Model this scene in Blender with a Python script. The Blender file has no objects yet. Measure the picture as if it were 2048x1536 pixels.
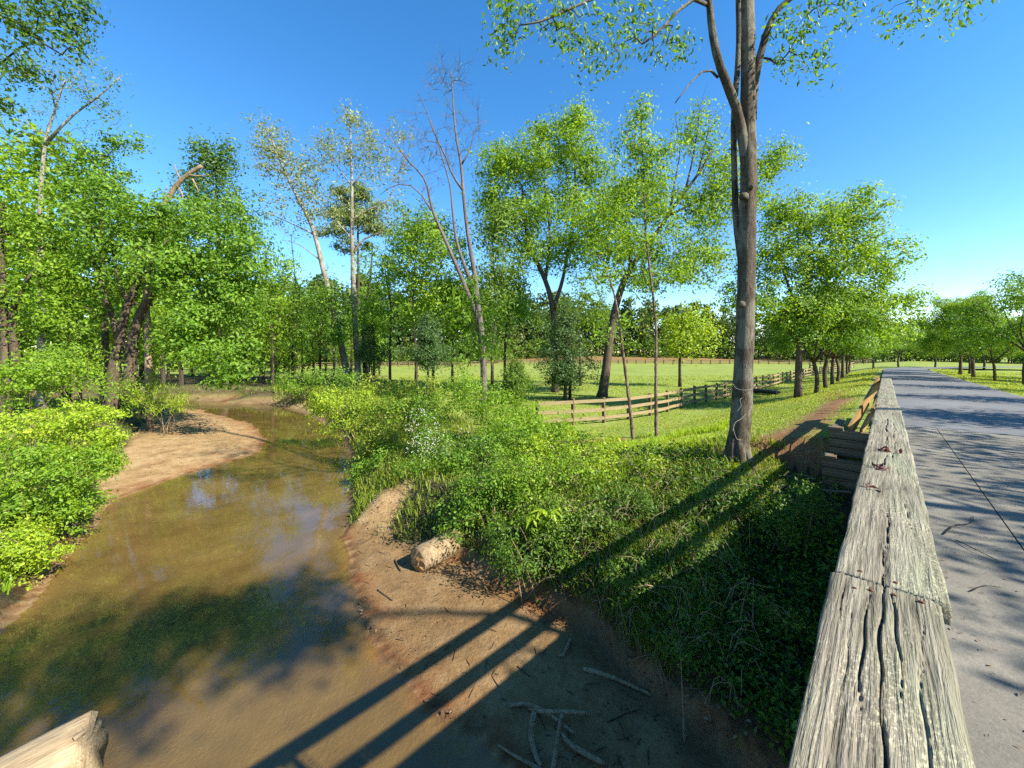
import bpy, math, random
import numpy as np
from mathutils import Vector, Matrix

# ------------------------------------------------------------------ camera, sky, sun, exposure
F, YH, EYE = 770.0, 705.0, 1.53            # focal length and horizon row in photo pixels (2048 wide); eye height above the deck
sc = bpy.context.scene
COL = sc.collection
cam_d = bpy.data.cameras.new("camera")
cam_d.sensor_width = 36.0
cam_d.lens = F / 2048 * 36.0
cam_d.shift_y = -(768 - YH) / 2048
cam_d.clip_start, cam_d.clip_end = 0.02, 3000
cam = bpy.data.objects.new("camera", cam_d)
COL.objects.link(cam)
cam.location = (0, 0, EYE)
cam.rotation_euler = (math.pi / 2, 0, 0)
sc.camera = cam

SUN_AZ = (0.85, -0.527)                     # horizontal direction towards the sun
SUN_EL = math.radians(38.5)
world = bpy.data.worlds.new("World")
sc.world = world
world.use_nodes = True
wn = world.node_tree.nodes
bg = wn["Background"]
sky = wn.new("ShaderNodeTexSky")
sky.sky_type = 'NISHITA'
sky.sun_disc = False
sky.sun_elevation = SUN_EL
sky.sun_rotation = math.atan2(SUN_AZ[0], SUN_AZ[1])
sky.air_density = 1.0
sky.dust_density = 0.0
sky.ozone_density = 2.0
sky.altitude = 500
hs = wn.new("ShaderNodeHueSaturation")     # the phone's vivid rendering of a clear sky
hs.inputs["Saturation"].default_value = 1.32
world.node_tree.links.new(sky.outputs[0], hs.inputs["Color"])
world.node_tree.links.new(hs.outputs[0], bg.inputs[0])
bg.inputs[1].default_value = 0.112
sun_d = bpy.data.lights.new("sun", 'SUN')
sun_d.energy = 5.0
sun_d.angle = math.radians(0.53)
sun_d.color = (1.0, 0.93, 0.80)
sun = bpy.data.objects.new("sun", sun_d)
COL.objects.link(sun)
_s = Vector((SUN_AZ[0], SUN_AZ[1], 0)).normalized() * math.cos(SUN_EL)
sun.rotation_euler = Vector((_s.x, _s.y, math.sin(SUN_EL))).to_track_quat('Z', 'Y').to_euler()
sun.location = (30, -20, 40)
sc.view_settings.view_transform = 'Standard'
sc.view_settings.look = 'None'
sc.view_settings.exposure = 1.45
sc.view_settings.gamma = 1.0
sc.render.engine = 'CYCLES'
cy = sc.cycles
cy.max_bounces = 7
cy.diffuse_bounces = 3
cy.glossy_bounces = 3
cy.transmission_bounces = 4
cy.transparent_max_bounces = 8
cy.caustics_reflective = False
cy.caustics_refractive = False
cy.sample_clamp_indirect = 6.0
cy.use_denoising = False

rng = np.random.default_rng(11)
random.seed(5)

# ------------------------------------------------------------------ pixel -> place, road frame
DX, DY = 0.697, 0.717                       # road direction

def ST(s, t):
    return DX * s + DY * t, DY * s - DX * t

def to_st(X, Y):
    return DX * X + DY * Y, DY * X - DX * Y

def P(px, py, z):                           # the point of height z seen at a pixel
    Y = F * (EYE - z) / (py - YH)
    return ((px - 1024) / F * Y, Y, z)

def PD(px, py, Y):                          # the point at depth Y seen at a pixel
    return ((px - 1024) / F * Y, Y, EYE - (py - YH) * Y / F)

# ------------------------------------------------------------------ materials
def new_mat(name):
    m = bpy.data.materials.new(name)
    m.use_nodes = True
    nt = m.node_tree
    nt.nodes.clear()
    out = nt.nodes.new("ShaderNodeOutputMaterial")
    return m, nt, out

def N(nt, kind, **kw):
    n = nt.nodes.new(kind)
    for k, v in kw.items():
        if k.startswith("i_"):
            key = k[2:]
            key = int(key) if key.isdigit() else key.replace("_", " ")
            n.inputs[key].default_value = v
        else:
            setattr(n, k, v)
    return n

def ramp(nt, fac, stops):
    r = nt.nodes.new("ShaderNodeValToRGB")
    el = r.color_ramp.elements
    while len(el) < len(stops):
        el.new(0.5)
    for e, (p, c) in zip(el, stops):
        e.position = p
        e.color = (*c, 1)
    nt.links.new(fac, r.inputs[0])
    return r.outputs[0]

def mixc(nt, fac, a, b, mode='MIX'):
    m = nt.nodes.new("ShaderNodeMix")
    m.data_type = 'RGBA'
    m.blend_type = mode
    for sock, v in ((m.inputs[0], fac), (m.inputs[6], a), (m.inputs[7], b)):
        if isinstance(v, (int, float)):
            sock.default_value = v
        elif isinstance(v, tuple):
            sock.default_value = (*v, 1)
        else:
            nt.links.new(v, sock)
    return m.outputs[2]

def math_n(nt, op, a, b=None, clamp=False):
    m = nt.nodes.new("ShaderNodeMath")
    m.operation = op
    m.use_clamp = clamp
    for i, v in enumerate((a, b)):
        if v is None:
            continue
        if isinstance(v, (int, float)):
            m.inputs[i].default_value = v
        else:
            nt.links.new(v, m.inputs[i])
    return m.outputs[0]

def coords(nt, scale=(1, 1, 1), rot=(0, 0, 0), kind="Object"):
    tc = nt.nodes.new("ShaderNodeTexCoord")
    mp = nt.nodes.new("ShaderNodeMapping")
    mp.inputs["Scale"].default_value = scale
    mp.inputs["Rotation"].default_value = rot
    nt.links.new(tc.outputs[kind], mp.inputs[0])
    return mp.outputs[0]

def noise(nt, vec, scale, detail=5, rough=0.6, dist=0.0):
    n = N(nt, "ShaderNodeTexNoise", i_Scale=scale, i_Detail=detail, i_Roughness=rough, i_Distortion=dist)
    nt.links.new(vec, n.inputs["Vector"])
    return n.outputs["Fac"]

def bump(nt, h, strength=0.5, dist=0.02, normal=None):
    b = N(nt, "ShaderNodeBump", i_Strength=strength, i_Distance=dist)
    nt.links.new(h, b.inputs["Height"])
    if normal is not None:
        nt.links.new(normal, b.inputs["Normal"])
    return b.outputs[0]

def principled(nt, out, color, rough=0.8, normal=None, spec=0.3):
    p = N(nt, "ShaderNodeBsdfPrincipled")
    p.inputs["Specular IOR Level"].default_value = spec
    for sock, v in ((p.inputs["Base Color"], color), (p.inputs["Roughness"], rough)):
        if isinstance(v, (int, float)):
            sock.default_value = v
        elif isinstance(v, tuple):
            sock.default_value = (*v, 1)
        else:
            nt.links.new(v, sock)
    if normal is not None:
        nt.links.new(normal, p.inputs["Normal"])
    if out is not None:
        nt.links.new(p.outputs[0], out.inputs[0])
    return p

def leaf_mat(name, c1, c2, c3, trans=0.4, tcol=None, rough=0.5):
    m, nt, out = new_mat(name)
    g = N(nt, "ShaderNodeNewGeometry")
    col = ramp(nt, g.outputs["Random Per Island"], [(0.0, c1), (0.55, c2), (1.0, c3)])
    big = noise(nt, coords(nt), 0.55, 2)
    col = mixc(nt, math_n(nt, 'MULTIPLY', big, 0.5), col, c1)
    p = principled(nt, None, col, rough, spec=0.35)
    t = N(nt, "ShaderNodeBsdfTranslucent")
    tc = mixc(nt, 1.0, col, tcol or (1.7, 1.55, 0.6), 'MULTIPLY')
    nt.links.new(tc, t.inputs[0])
    mx = N(nt, "ShaderNodeMixShader", i_0=trans)
    nt.links.new(p.outputs[0], mx.inputs[1])
    nt.links.new(t.outputs[0], mx.inputs[2])
    nt.links.new(mx.outputs[0], out.inputs[0])
    return m

def bark_mat(name, c1, c2, scale=6, strength=0.7, patch=None, stretch=0.25):
    m, nt, out = new_mat(name)
    c1, c2 = (tuple(x * 0.6 for x in c) for c in (c1, c2))
    patch = patch and tuple(x * 0.6 for x in patch)
    v = coords(nt, (1, 1, stretch))
    n1 = noise(nt, v, scale, 6, 0.65)
    n2 = noise(nt, coords(nt, (1, 1, 0.22)), scale * 3.4, 5, 0.75, 0.9)
    col = ramp(nt, n1, [(0.3, c1), (0.7, c2)])
    crack = ramp(nt, n2, [(0.36, (0.25, 0.22, 0.2)), (0.52, (1, 1, 1))])
    col = mixc(nt, 0.75, col, crack, 'MULTIPLY')
    if patch:
        n3 = noise(nt, coords(nt, (1, 1, 0.5)), scale * 0.5, 3)
        fac = ramp(nt, n3, [(0.48, (0, 0, 0)), (0.56, (1, 1, 1))])
        col = mixc(nt, fac, col, patch)
    nb = bump(nt, math_n(nt, 'ADD', n2, math_n(nt, 'MULTIPLY', n1, 0.6)), strength, 0.05)
    principled(nt, out, col, 0.9, nb, 0.15)
    return m

LEAF = {
    'maple':  leaf_mat("leaf_maple", (0.067, 0.153, 0.010), (0.142, 0.272, 0.017), (0.250, 0.385, 0.029)),
    'spring': leaf_mat("leaf_spring", (0.100, 0.199, 0.013), (0.200, 0.332, 0.018), (0.316, 0.438, 0.031), 0.45),
    'lime':   leaf_mat("leaf_lime", (0.166, 0.265, 0.014), (0.316, 0.438, 0.023), (0.466, 0.557, 0.042), 0.42),
    'pale':   leaf_mat("leaf_pale", (0.143, 0.182, 0.052), (0.273, 0.312, 0.098), (0.416, 0.442, 0.169), 0.45, (1.3, 1.25, 0.8)),
    'olive':  leaf_mat("leaf_olive", (0.076, 0.146, 0.018), (0.139, 0.239, 0.029), (0.228, 0.332, 0.052), 0.45),
    'cedar':  leaf_mat("leaf_cedar", (0.033, 0.078, 0.018), (0.065, 0.130, 0.026), (0.130, 0.195, 0.046), 0.15),
    'pine':   leaf_mat("leaf_pine", (0.058, 0.117, 0.022), (0.167, 0.214, 0.041), (0.292, 0.303, 0.073), 0.15),
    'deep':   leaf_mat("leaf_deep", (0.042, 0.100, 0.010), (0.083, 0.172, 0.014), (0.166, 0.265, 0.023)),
    'grass':  leaf_mat("leaf_grass", (0.116, 0.186, 0.013), (0.216, 0.292, 0.021), (0.383, 0.398, 0.052), 0.4),
    'lawn':   leaf_mat("leaf_lawn", (0.166, 0.239, 0.015), (0.283, 0.352, 0.027), (0.416, 0.411, 0.062), 0.4),
    'petal':  leaf_mat("petal_white", (0.420, 0.420, 0.350), (0.560, 0.550, 0.480), (0.680, 0.670, 0.610), 0.2, (1, 1, 1)),
    'dry':    leaf_mat("leaf_dry", (0.100, 0.060, 0.030), (0.200, 0.130, 0.070), (0.360, 0.270, 0.160), 0.1, (1, 1, 1), 0.8),
    'far':    leaf_mat("leaf_far", (0.050, 0.093, 0.014), (0.109, 0.159, 0.023), (0.200, 0.245, 0.039), 0.3),
}
BARK = {
    'grey':  bark_mat("bark_grey", (0.100, 0.076, 0.050), (0.248, 0.201, 0.140), 7, 1.0, (0.288, 0.258, 0.189)),
    'dark':  bark_mat("bark_dark", (0.065, 0.050, 0.038), (0.17, 0.135, 0.10), 6, 0.8),
    'brown': bark_mat("bark_brown", (0.11, 0.08, 0.055), (0.25, 0.19, 0.13), 6, 0.8),
    'pale':  bark_mat("bark_pale", (0.34, 0.30, 0.24), (0.58, 0.54, 0.46), 4, 0.3, (0.28, 0.23, 0.17)),
    'birch': bark_mat("bark_flaky", (0.26, 0.18, 0.12), (0.55, 0.44, 0.33), 16, 1.0, (0.20, 0.13, 0.085), 0.6),
    'bare':  bark_mat("bark_bare", (0.15, 0.115, 0.10), (0.30, 0.25, 0.22), 5, 0.5),
    'snag':  bark_mat("bark_snag", (0.36, 0.25, 0.15), (0.58, 0.44, 0.28), 5, 0.8),
    'drift': bark_mat("wood_drift", (0.340, 0.239, 0.133), (0.580, 0.432, 0.252), 7, 0.6),
}

# ------------------------------------------------------------------ mesh helpers
def tag(o, label=None, cat=None, group=None, kind=None):
    for k, v in (("label", label), ("category", cat), ("group", group), ("kind", kind)):
        if v:
            o[k] = v
    return o

def add_obj(name, me, parent=None, loc=None):
    o = bpy.data.objects.new(name, me)
    COL.objects.link(o)
    if parent is not None:
        o.parent = parent
    if loc is not None:
        o.location = loc
    return o

def np_mesh(name, V, quads=None, tris=None, mats=(), mi=None, smooth=False):
    V = np.asarray(V, dtype=np.float32).reshape(-1, 3)
    parts, tot = [], []
    if quads is not None and len(quads):
        q = np.asarray(quads, dtype=np.int32).reshape(-1, 4)
        parts.append(q.ravel()); tot.append(np.full(len(q), 4, np.int32))
    if tris is not None and len(tris):
        t = np.asarray(tris, dtype=np.int32).reshape(-1, 3)
        parts.append(t.ravel()); tot.append(np.full(len(t), 3, np.int32))
    loops = np.concatenate(parts); tot = np.concatenate(tot)
    me = bpy.data.meshes.new(name)
    me.vertices.add(len(V)); me.vertices.foreach_set("co", V.ravel())
    me.loops.add(len(loops)); me.loops.foreach_set("vertex_index", loops)
    me.polygons.add(len(tot))
    st = np.zeros(len(tot), np.int32); st[1:] = np.cumsum(tot)[:-1]
    me.polygons.foreach_set("loop_start", st)
    if mi is not None:
        me.polygons.foreach_set("material_index", np.asarray(mi, np.int32))
    me.polygons.foreach_set("use_smooth", np.full(len(tot), bool(smooth)))
    for m in mats:
        me.materials.append(m)
    me.update(calc_edges=True)
    return me

class MB:
    """collects vertices and faces"""
    def __init__(self):
        self.v, self.q, self.t, self.n = [], [], [], 0
    def add(self, V, quads=None, tris=None):
        V = np.asarray(V, float).reshape(-1, 3)
        if quads is not None and len(quads):
            self.q.append(np.asarray(quads).reshape(-1, 4) + self.n)
        if tris is not None and len(tris):
            self.t.append(np.asarray(tris).reshape(-1, 3) + self.n)
        self.v.append(V); self.n += len(V)
    def tube(self, pts, rad, k=6, cap=True, rough=0.0):
        pts = np.asarray(pts, float); rad = np.asarray(rad, float); n = len(pts)
        tan = np.gradient(pts, axis=0)
        tan /= np.linalg.norm(tan, axis=1)[:, None] + 1e-9
        ref = np.array([0.31, 0.95, 0.05]) if abs(tan[0, 2]) > 0.7 else np.array([0.0, 0.05, 1.0])
        a = np.cross(tan, ref); a /= np.linalg.norm(a, axis=1)[:, None] + 1e-9
        b = np.cross(tan, a)
        ang = np.linspace(0, 2 * np.pi, k, endpoint=False)
        rr = rad[:, None] * (1 + (rough * rng.uniform(-1, 1, (n, k)) if rough else 0))
        V = pts[:, None, :] + rr[..., None] * (np.cos(ang)[None, :, None] * a[:, None, :] + np.sin(ang)[None, :, None] * b[:, None, :])
        i = np.arange(n - 1)[:, None] * k; j = np.arange(k)[None, :]; j2 = (j + 1) % k
        q = np.stack([i + j, i + j2, i + k + j2, i + k + j], -1).reshape(-1, 4)
        V = V.reshape(-1, 3); t = None
        if cap:
            V = np.vstack([V, pts[:1], pts[-1:]])
            c0, c1 = n * k, n * k + 1
            t = [(c0, (x + 1) % k, x) for x in range(k)] + [(c1, (n - 1) * k + x, (n - 1) * k + (x + 1) % k) for x in range(k)]
        self.add(V, q, t)
    def box(self, lo, hi, M=None):
        x0, y0, z0 = lo; x1, y1, z1 = hi
        V = np.array([(x, y, z) for z in (z0, z1) for y in (y0, y1) for x in (x0, x1)], float)
        if M is not None:
            V = V @ np.array(M.to_3x3()).T + np.array(M.translation)
        self.add(V, [(0, 2, 3, 1), (4, 5, 7, 6), (0, 1, 5, 4), (2, 6, 7, 3), (0, 4, 6, 2), (1, 3, 7, 5)])
    def mesh(self, name, mats, smooth=False):
        q = np.concatenate(self.q) if self.q else None
        t = np.concatenate(self.t) if self.t else None
        return np_mesh(name, np.concatenate(self.v), q, t, mats if isinstance(mats, (list, tuple)) else [mats], None, smooth)

def unit(v):
    return v / (np.linalg.norm(v, axis=-1, keepdims=True) + 1e-9)

def leaf_quads(C, size, up=0.5, aspect=0.55, droop=0.0, fold=0.12, direction=None, g=rng, out=None):
    """leaf-shaped quads around the centres C"""
    n = len(C)
    nrm = g.normal(size=(n, 3)) * (1.0 if out is None else 0.62) + np.array([0, 0, up])
    nrm = unit(nrm if out is None else nrm + out)
    d = g.normal(size=(n, 3)) if direction is None else direction + 0.5 * g.normal(size=(n, 3))
    d = d + np.array([0, 0, -droop])
    d = unit(d - (d * nrm).sum(1)[:, None] * nrm)
    b = np.cross(nrm, d)
    L = (np.asarray(size) * g.uniform(0.45, 1.0, n) ** 1.3 * 1.6)[:, None]
    W = L * aspect * g.uniform(0.75, 1.2, n)[:, None]
    V = np.stack([C - d * L * 0.5, C + b * W * 0.5 + nrm * L * fold - d * L * 0.06, C + d * L * 0.5, C - b * W * 0.5 + nrm * L * fold - d * L * 0.06], 1)
    return V.reshape(-1, 3), np.arange(n * 4).reshape(-1, 4)

def smooth_path(pts, m):
    """Catmull-Rom through the points, m samples"""
    p = np.asarray(pts, float)
    if len(p) == 2:
        return p[0] + (p[1] - p[0]) * np.linspace(0, 1, m)[:, None]
    e = np.vstack([2 * p[0] - p[1], p, 2 * p[-1] - p[-2]])
    u = np.linspace(0, len(p) - 1 - 1e-6, m); i = u.astype(int); f = (u - i)[:, None]
    a, b, c, d = e[i], e[i + 1], e[i + 2], e[i + 3]
    return 0.5 * (2 * b + (c - a) * f + (2 * a - 5 * b + 4 * c - d) * f ** 2 + (3 * b - a - 3 * c + d) * f ** 3)

# ------------------------------------------------------------------ terrain
W = -3.10                                   # water level
def pw(lst):
    return [P(x, y, W)[:2] for x, y in lst]

right_water = pw([(1010, 1536), (960, 1475), (850, 1405), (785, 1335), (725, 1230), (703, 1140), (690, 1070), (700, 1010), (705, 950),
                  (700, 900), (680, 862), (640, 838), (605, 820), (560, 809), (500, 805)])
left_water = pw([(400, 822), (455, 834), (505, 850), (533, 878), (520, 905), (440, 930), (330, 962), (215, 1005), (150, 1090), (75, 1185), (0, 1275)])
WATER = right_water + [(-30, 37.5), (-50, 39), (-90, 40), (-90, 33), (-45, 32.5)] + left_water + \
    [(-9.6, 5), (-8.2, 1), (-4.5, -5), (2, -14), (10, -24), (22, -20), (11, -8), (4.2, -1), (1.3, 2.7)]
SAND_R = pw([(1010, 1536), (960, 1475), (850, 1405), (785, 1335), (725, 1230), (703, 1140), (690, 1068), (745, 1082), (800, 1098), (880, 1118), (940, 1140),
             (1000, 1176), (1080, 1213), (1180, 1272), (1300, 1380), (1420, 1490)]) + [(3.6, 2.2), (6, -1.2), (4.2, -1), (1.3, 2.7)]
SAND_L = pw([(405, 818), (455, 834), (505, 850), (533, 878), (520, 905), (440, 930), (330, 962), (215, 1005), (205, 985), (235, 925), (275, 880),
             (305, 852), (350, 832)])

def sdist(poly, X, Y):
    """signed distance to a polygon, positive outside"""
    X = np.asarray(X, float); Y = np.asarray(Y, float)
    d2 = np.full(X.shape, 1e18); ins = np.zeros(X.shape, bool)
    for (x0, y0), (x1, y1) in zip(poly, poly[1:] + poly[:1]):
        ex, ey = x1 - x0, y1 - y0
        h = np.clip(((X - x0) * ex + (Y - y0) * ey) / (ex * ex + ey * ey + 1e-12), 0, 1)
        d2 = np.minimum(d2, (X - x0 - h * ex) ** 2 + (Y - y0 - h * ey) ** 2)
        if y0 != y1:
            ins ^= ((y0 > Y) != (y1 > Y)) & (X < (x1 - x0) * (Y - y0) / (y1 - y0) + x0)
    d = np.sqrt(d2)
    return np.where(ins, -d, d)

def wob(X, Y, k):
    return (np.sin(1.7 * k * X + 0.6 * k * Y + 1.3) + np.sin(-0.9 * k * X + 1.9 * k * Y + 0.4) + 0.7 * np.sin(2.9 * k * X - 2.3 * k * Y + 2.1)
            + 0.5 * np.sin(4.7 * k * X + 3.9 * k * Y)) / 3.2

def road_z(s):
    return -0.0104 * np.clip(s, -15, 95)

def terrain(X, Y, full=False):
    X = np.asarray(X, float); Y = np.asarray(Y, float)
    s, t = to_st(X, Y)
    zr = road_z(s)
    left = np.interp(t, [-16, -10, -7, -4.5, -3, -1.3, -0.6], [-2.08, -2.02, -1.78, -1.15, -0.66, -0.20, -0.07])
    left = left + zr * np.interp(t, [-11, -1], [0.0, 1.0])
    right = np.interp(t, [4.2, 5, 8, 13, 40], [-0.06, -0.10, -0.30, -0.6, -0.9]) + zr
    z = np.where(t < 1.5, left, right)
    z = z + np.interp(np.hypot(X, Y), [0, 4, 25, 120, 400], [0.0, 0.03, 0.05, 0.15, 0.9]) * wob(X, Y, 0.13) * np.clip(np.minimum(np.abs(t + 0.3), np.abs(t - 4)) / 3, 0, 1)
    z = z + np.where((t < -14) & (Y > 100), np.clip((Y - 128) / 40, 0, 1) * 3.2, 0)             # low rise beyond the field
    rag = 0.10 * wob(X, Y, 0.9) + 0.015 * wob(Y, X, 2.3)
    cut = np.clip((t + 3.0) / 1.7, 0, 1); cut = cut * cut * (3 - 2 * cut)                        # the bank drops away before the timber walls
    capz = np.where(s < 10.45, -1.10 - 0.30 * np.clip(9.8 - s, 0, 6), -0.66) + np.where(s > 10.75, 0.6, 0) + np.where(s > 12.2, 9, 0)
    z = np.where((t < -0.05) & (t > -3.0), z * (1 - cut) + np.minimum(z, capz) * cut, z)
    z = np.where((t >= -0.05) & (t < 4.6) & (s < 12.3), np.minimum(z, -1.5), z)
    dw = sdist(WATER, X, Y) + rag
    dsr, dsl = sdist(SAND_R, X, Y) + rag, sdist(SAND_L, X, Y) + rag
    dfoot = np.minimum(np.minimum(dw, dsr), dsl)
    slope = np.interp(Y, [5, 14, 22], [0.58, 0.72, 1.0])
    dp = np.maximum(dfoot, 0)
    bank = W + slope * dp ** 0.93
    steep = W + 1.1 * (1 - np.exp(-dp / 0.42)) + 0.27 * dp
    rs = np.clip((X + 0.30 * Y) / 1.5, 0, 1) * np.clip((16 - Y) / 4, 0, 1)                        # the cut bank below the brush
    bank = bank * (1 - rs) + steep * rs + 0.10 * wob(X, Y, 1.1) * np.clip(dp, 0, 1)
    z = np.where(dfoot > 0, np.minimum(z, bank), z)
    sand = (np.minimum(dsr, dsl) < 0) & (dw > 0)
    zs = W + 0.095 * np.maximum(dw, 0) ** 0.9 + 0.02 * wob(X, Y, 1.6) * np.clip(dw, 0, 1)
    zs = np.where(dsr < 0, np.minimum(zs, W + 0.14 + 0.02 * wob(X, Y, 1.4) - 0.12 * np.clip(1 - np.abs(dsr) / 0.55, 0, 1) * (Y < 8)), zs)
    z = np.where(sand, zs, z)
    zb = W - np.minimum(0.12 * np.maximum(-dw, 0), 0.24 + 0.09 * wob(X, Y, 0.55)) + 0.02 * wob(X, Y, 1.9) * np.clip(-dw, 0, 1)
    z = np.where(dw <= 0, zb, z)
    if full:
        return z, dw, dsr, dsl, dfoot, s, t
    return z

def ground(x, y):
    return float(terrain(np.array([x]), np.array([y]))[0])

def gp(px, py, ymin=3.0, ymax=320):
    """where the sight line of a pixel meets the ground"""
    Ys = np.geomspace(ymin, ymax, 900)
    X = (px - 1024) / F * Ys
    zz = EYE - (py - YH) * Ys / F
    hit = np.nonzero(zz <= terrain(X, Ys))[0]
    i = hit[0] if len(hit) else len(Ys) - 1
    return float(X[i]), float(Ys[i]), float(zz[i])

def axis(dense_lo, dense_hi, step, far_lo, far_hi):
    mid = np.arange(dense_lo, dense_hi + 1e-6, step)
    up = dense_hi + np.cumsum(step * 1.17 ** np.arange(1, 80)); up = np.append(up[up < far_hi], far_hi)
    dn = dense_lo - np.cumsum(step * 1.17 ** np.arange(1, 80)); dn = np.append(dn[dn > far_lo], far_lo)[::-1]
    return np.concatenate([dn, mid, up])

gx = axis(-18, 13, 0.16, -900, 900)
gy = axis(2, 24, 0.16, -300, 1500)
GX, GY = np.meshgrid(gx, gy)
gz, dw, dsr, dsl, dfoot, gs, gt = terrain(GX.ravel(), GY.ravel(), True)
under = (gt > -0.9) & (gt < 4.4) & (gs > 12)               # ground passes below the road sheets
gz = np.where(under & (np.abs(gt - 1.75) < 2.5), np.minimum(gz, road_z(gs) - 0.10), gz)
nx, ny = len(gx), len(gy)
ii = np.arange(ny - 1)[:, None] * nx + np.arange(nx - 1)[None, :]
gq = np.stack([ii, ii + 1, ii + nx + 1, ii + nx], -1).reshape(-1, 4)

gX, gY = GX.ravel(), GY.ravel()
def near_path(pts, width):
    d = np.full(gX.shape, 1e9)
    for (x0, y0), (x1, y1) in zip(pts[:-1], pts[1:]):
        ex, ey = x1 - x0, y1 - y0
        h = np.clip(((gX - x0) * ex + (gY - y0) * ey) / (ex * ex + ey * ey), 0, 1)
        d = np.minimum(d, np.hypot(gX - x0 - h * ex, gY - y0 - h * ey))
    return np.clip(1 - d / width, 0, 1)

sandm = np.clip(1 - np.minimum(np.minimum(dw, dsr), dsl) / 0.25, 0, 1)
chute = near_path([gp(775, 1010)[:2], gp(745, 1050)[:2], gp(712, 1088)[:2]], 1.25)
sandm = np.maximum(sandm, np.clip(chute * 2.2 - 0.55 + 0.75 * wob(gX, gY, 2.3), 0, 1) * (chute > 0))
redm = np.where(dw > 0, np.exp(-(dw / 0.22) ** 2) * 0.9, 0)
redm = np.maximum(redm, np.where((dsr < 0.25) & (gY < 8.5), np.exp(-((dsr + 0.05) / 0.28) ** 2), 0))
redm = np.maximum(redm, np.where(dsl < 0, np.exp(-(dw / 0.7) ** 2), 0))
dirt = near_path([gp(1520, 910)[:2], gp(1600, 860)[:2], gp(1680, 800)[:2], ST(28, -2.2)], 1.1) * 0.85
dirt = np.maximum(dirt, near_path([gp(1330, 915)[:2], gp(1400, 935)[:2], gp(1480, 935)[:2], gp(1600, 930)[:2]], 1.2))
dirt = np.maximum(dirt, near_path([ST(30, -1.2), ST(60, -1.3)], 0.9) * 0.8)
dirt = np.maximum(dirt, near_path([gp(1150, 885)[:2], gp(1240, 880)[:2]], 0.8))
clay = near_path([(-9.5, 24.6), (-9.2, 24.2)], 0.8)
dirt = np.maximum(dirt, clay); redm = np.maximum(redm, clay)
far_dirt = np.clip((gY - 124) / 8, 0, 1) * np.clip((152 - gY) / 8, 0, 1) * (gt < -14)
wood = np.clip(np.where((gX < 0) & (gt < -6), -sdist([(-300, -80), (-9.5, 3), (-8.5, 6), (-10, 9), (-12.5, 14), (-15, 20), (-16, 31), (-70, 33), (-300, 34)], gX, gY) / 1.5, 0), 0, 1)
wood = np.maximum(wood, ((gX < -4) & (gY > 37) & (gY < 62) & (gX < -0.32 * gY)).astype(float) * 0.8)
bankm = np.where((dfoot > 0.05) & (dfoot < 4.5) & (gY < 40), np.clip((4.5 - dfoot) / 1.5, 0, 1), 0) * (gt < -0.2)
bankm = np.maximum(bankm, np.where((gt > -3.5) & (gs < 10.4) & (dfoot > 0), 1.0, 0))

dampm = np.where((dsr < 0.3) & (dw > 0), 0.58, 0.0); dampm = np.where(dw <= 0, 0.0, dampm)
wetl = np.where(dw > 0, np.exp(-(dw / 0.16) ** 2), 0) * 0.85
m_ground, nt, out = new_mat("ground_soil_and_grass")
def att(name):
    return N(nt, "ShaderNodeAttribute", attribute_name=name).outputs["Fac"]
pos = N(nt, "ShaderNodeNewGeometry").outputs["Position"]
nA, nB, nC = noise(nt, pos, 0.22, 4), noise(nt, pos, 2.6, 6, 0.7), noise(nt, pos, 19, 5, 0.75)
grass = ramp(nt, nA, [(0.30, (0.125, 0.200, 0.020)), (0.52, (0.170, 0.245, 0.028)), (0.72, (0.225, 0.265, 0.045))])
grass = mixc(nt, ramp(nt, nB, [(0.44, (0, 0, 0)), (0.70, (0.85, 0.85, 0.85))]), grass, (0.29, 0.24, 0.105))
grass = mixc(nt, 0.7, grass, ramp(nt, nC, [(0.25, (0.50, 0.52, 0.45)), (0.65, (1.15, 1.15, 1.1))]), 'MULTIPLY')
soil = ramp(nt, nB, [(0.25, (0.139, 0.066, 0.027)), (0.55, (0.222, 0.119, 0.055)), (0.8, (0.304, 0.195, 0.100))])
soil = mixc(nt, 0.6, soil, ramp(nt, nC, [(0.3, (0.45, 0.42, 0.4)), (0.6, (1.1, 1.1, 1.1))]), 'MULTIPLY')
def blend(base, col, mask, nz, sharp=3.0, off=0.5):
    f = math_n(nt, 'ADD', mask, math_n(nt, 'MULTIPLY', math_n(nt, 'SUBTRACT', nz, 0.5), 0.9))
    f = math_n(nt, 'ADD', math_n(nt, 'MULTIPLY', math_n(nt, 'SUBTRACT', f, off), sharp), 0.5, True)
    f = math_n(nt, 'MINIMUM', f, math_n(nt, 'MULTIPLY', mask, 6), True)
    return mixc(nt, f, base, col)
col = blend(grass, soil, att("dirt"), nB, 2.2)
bank_c = ramp(nt, nB, [(0.3, (0.016, 0.012, 0.007)), (0.5, (0.040, 0.029, 0.016)), (0.75, (0.085, 0.066, 0.034))])  # soil near black, the bank's deep shade put into its colour
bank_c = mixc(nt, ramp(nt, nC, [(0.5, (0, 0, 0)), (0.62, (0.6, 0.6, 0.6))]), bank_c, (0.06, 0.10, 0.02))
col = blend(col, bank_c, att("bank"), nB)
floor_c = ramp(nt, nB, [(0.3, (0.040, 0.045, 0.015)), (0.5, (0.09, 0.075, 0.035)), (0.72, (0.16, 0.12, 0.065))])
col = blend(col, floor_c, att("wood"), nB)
sand_c = ramp(nt, noise(nt, pos, 1.6, 8, 0.72), [(0.32, (0.177, 0.106, 0.044)), (0.5, (0.288, 0.189, 0.087)), (0.68, (0.381, 0.274, 0.148))])
sand_c = mixc(nt, 0.5, sand_c, ramp(nt, nC, [(0.3, (0.55, 0.5, 0.45)), (0.55, (1.05, 1.05, 1.05))]), 'MULTIPLY')
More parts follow.
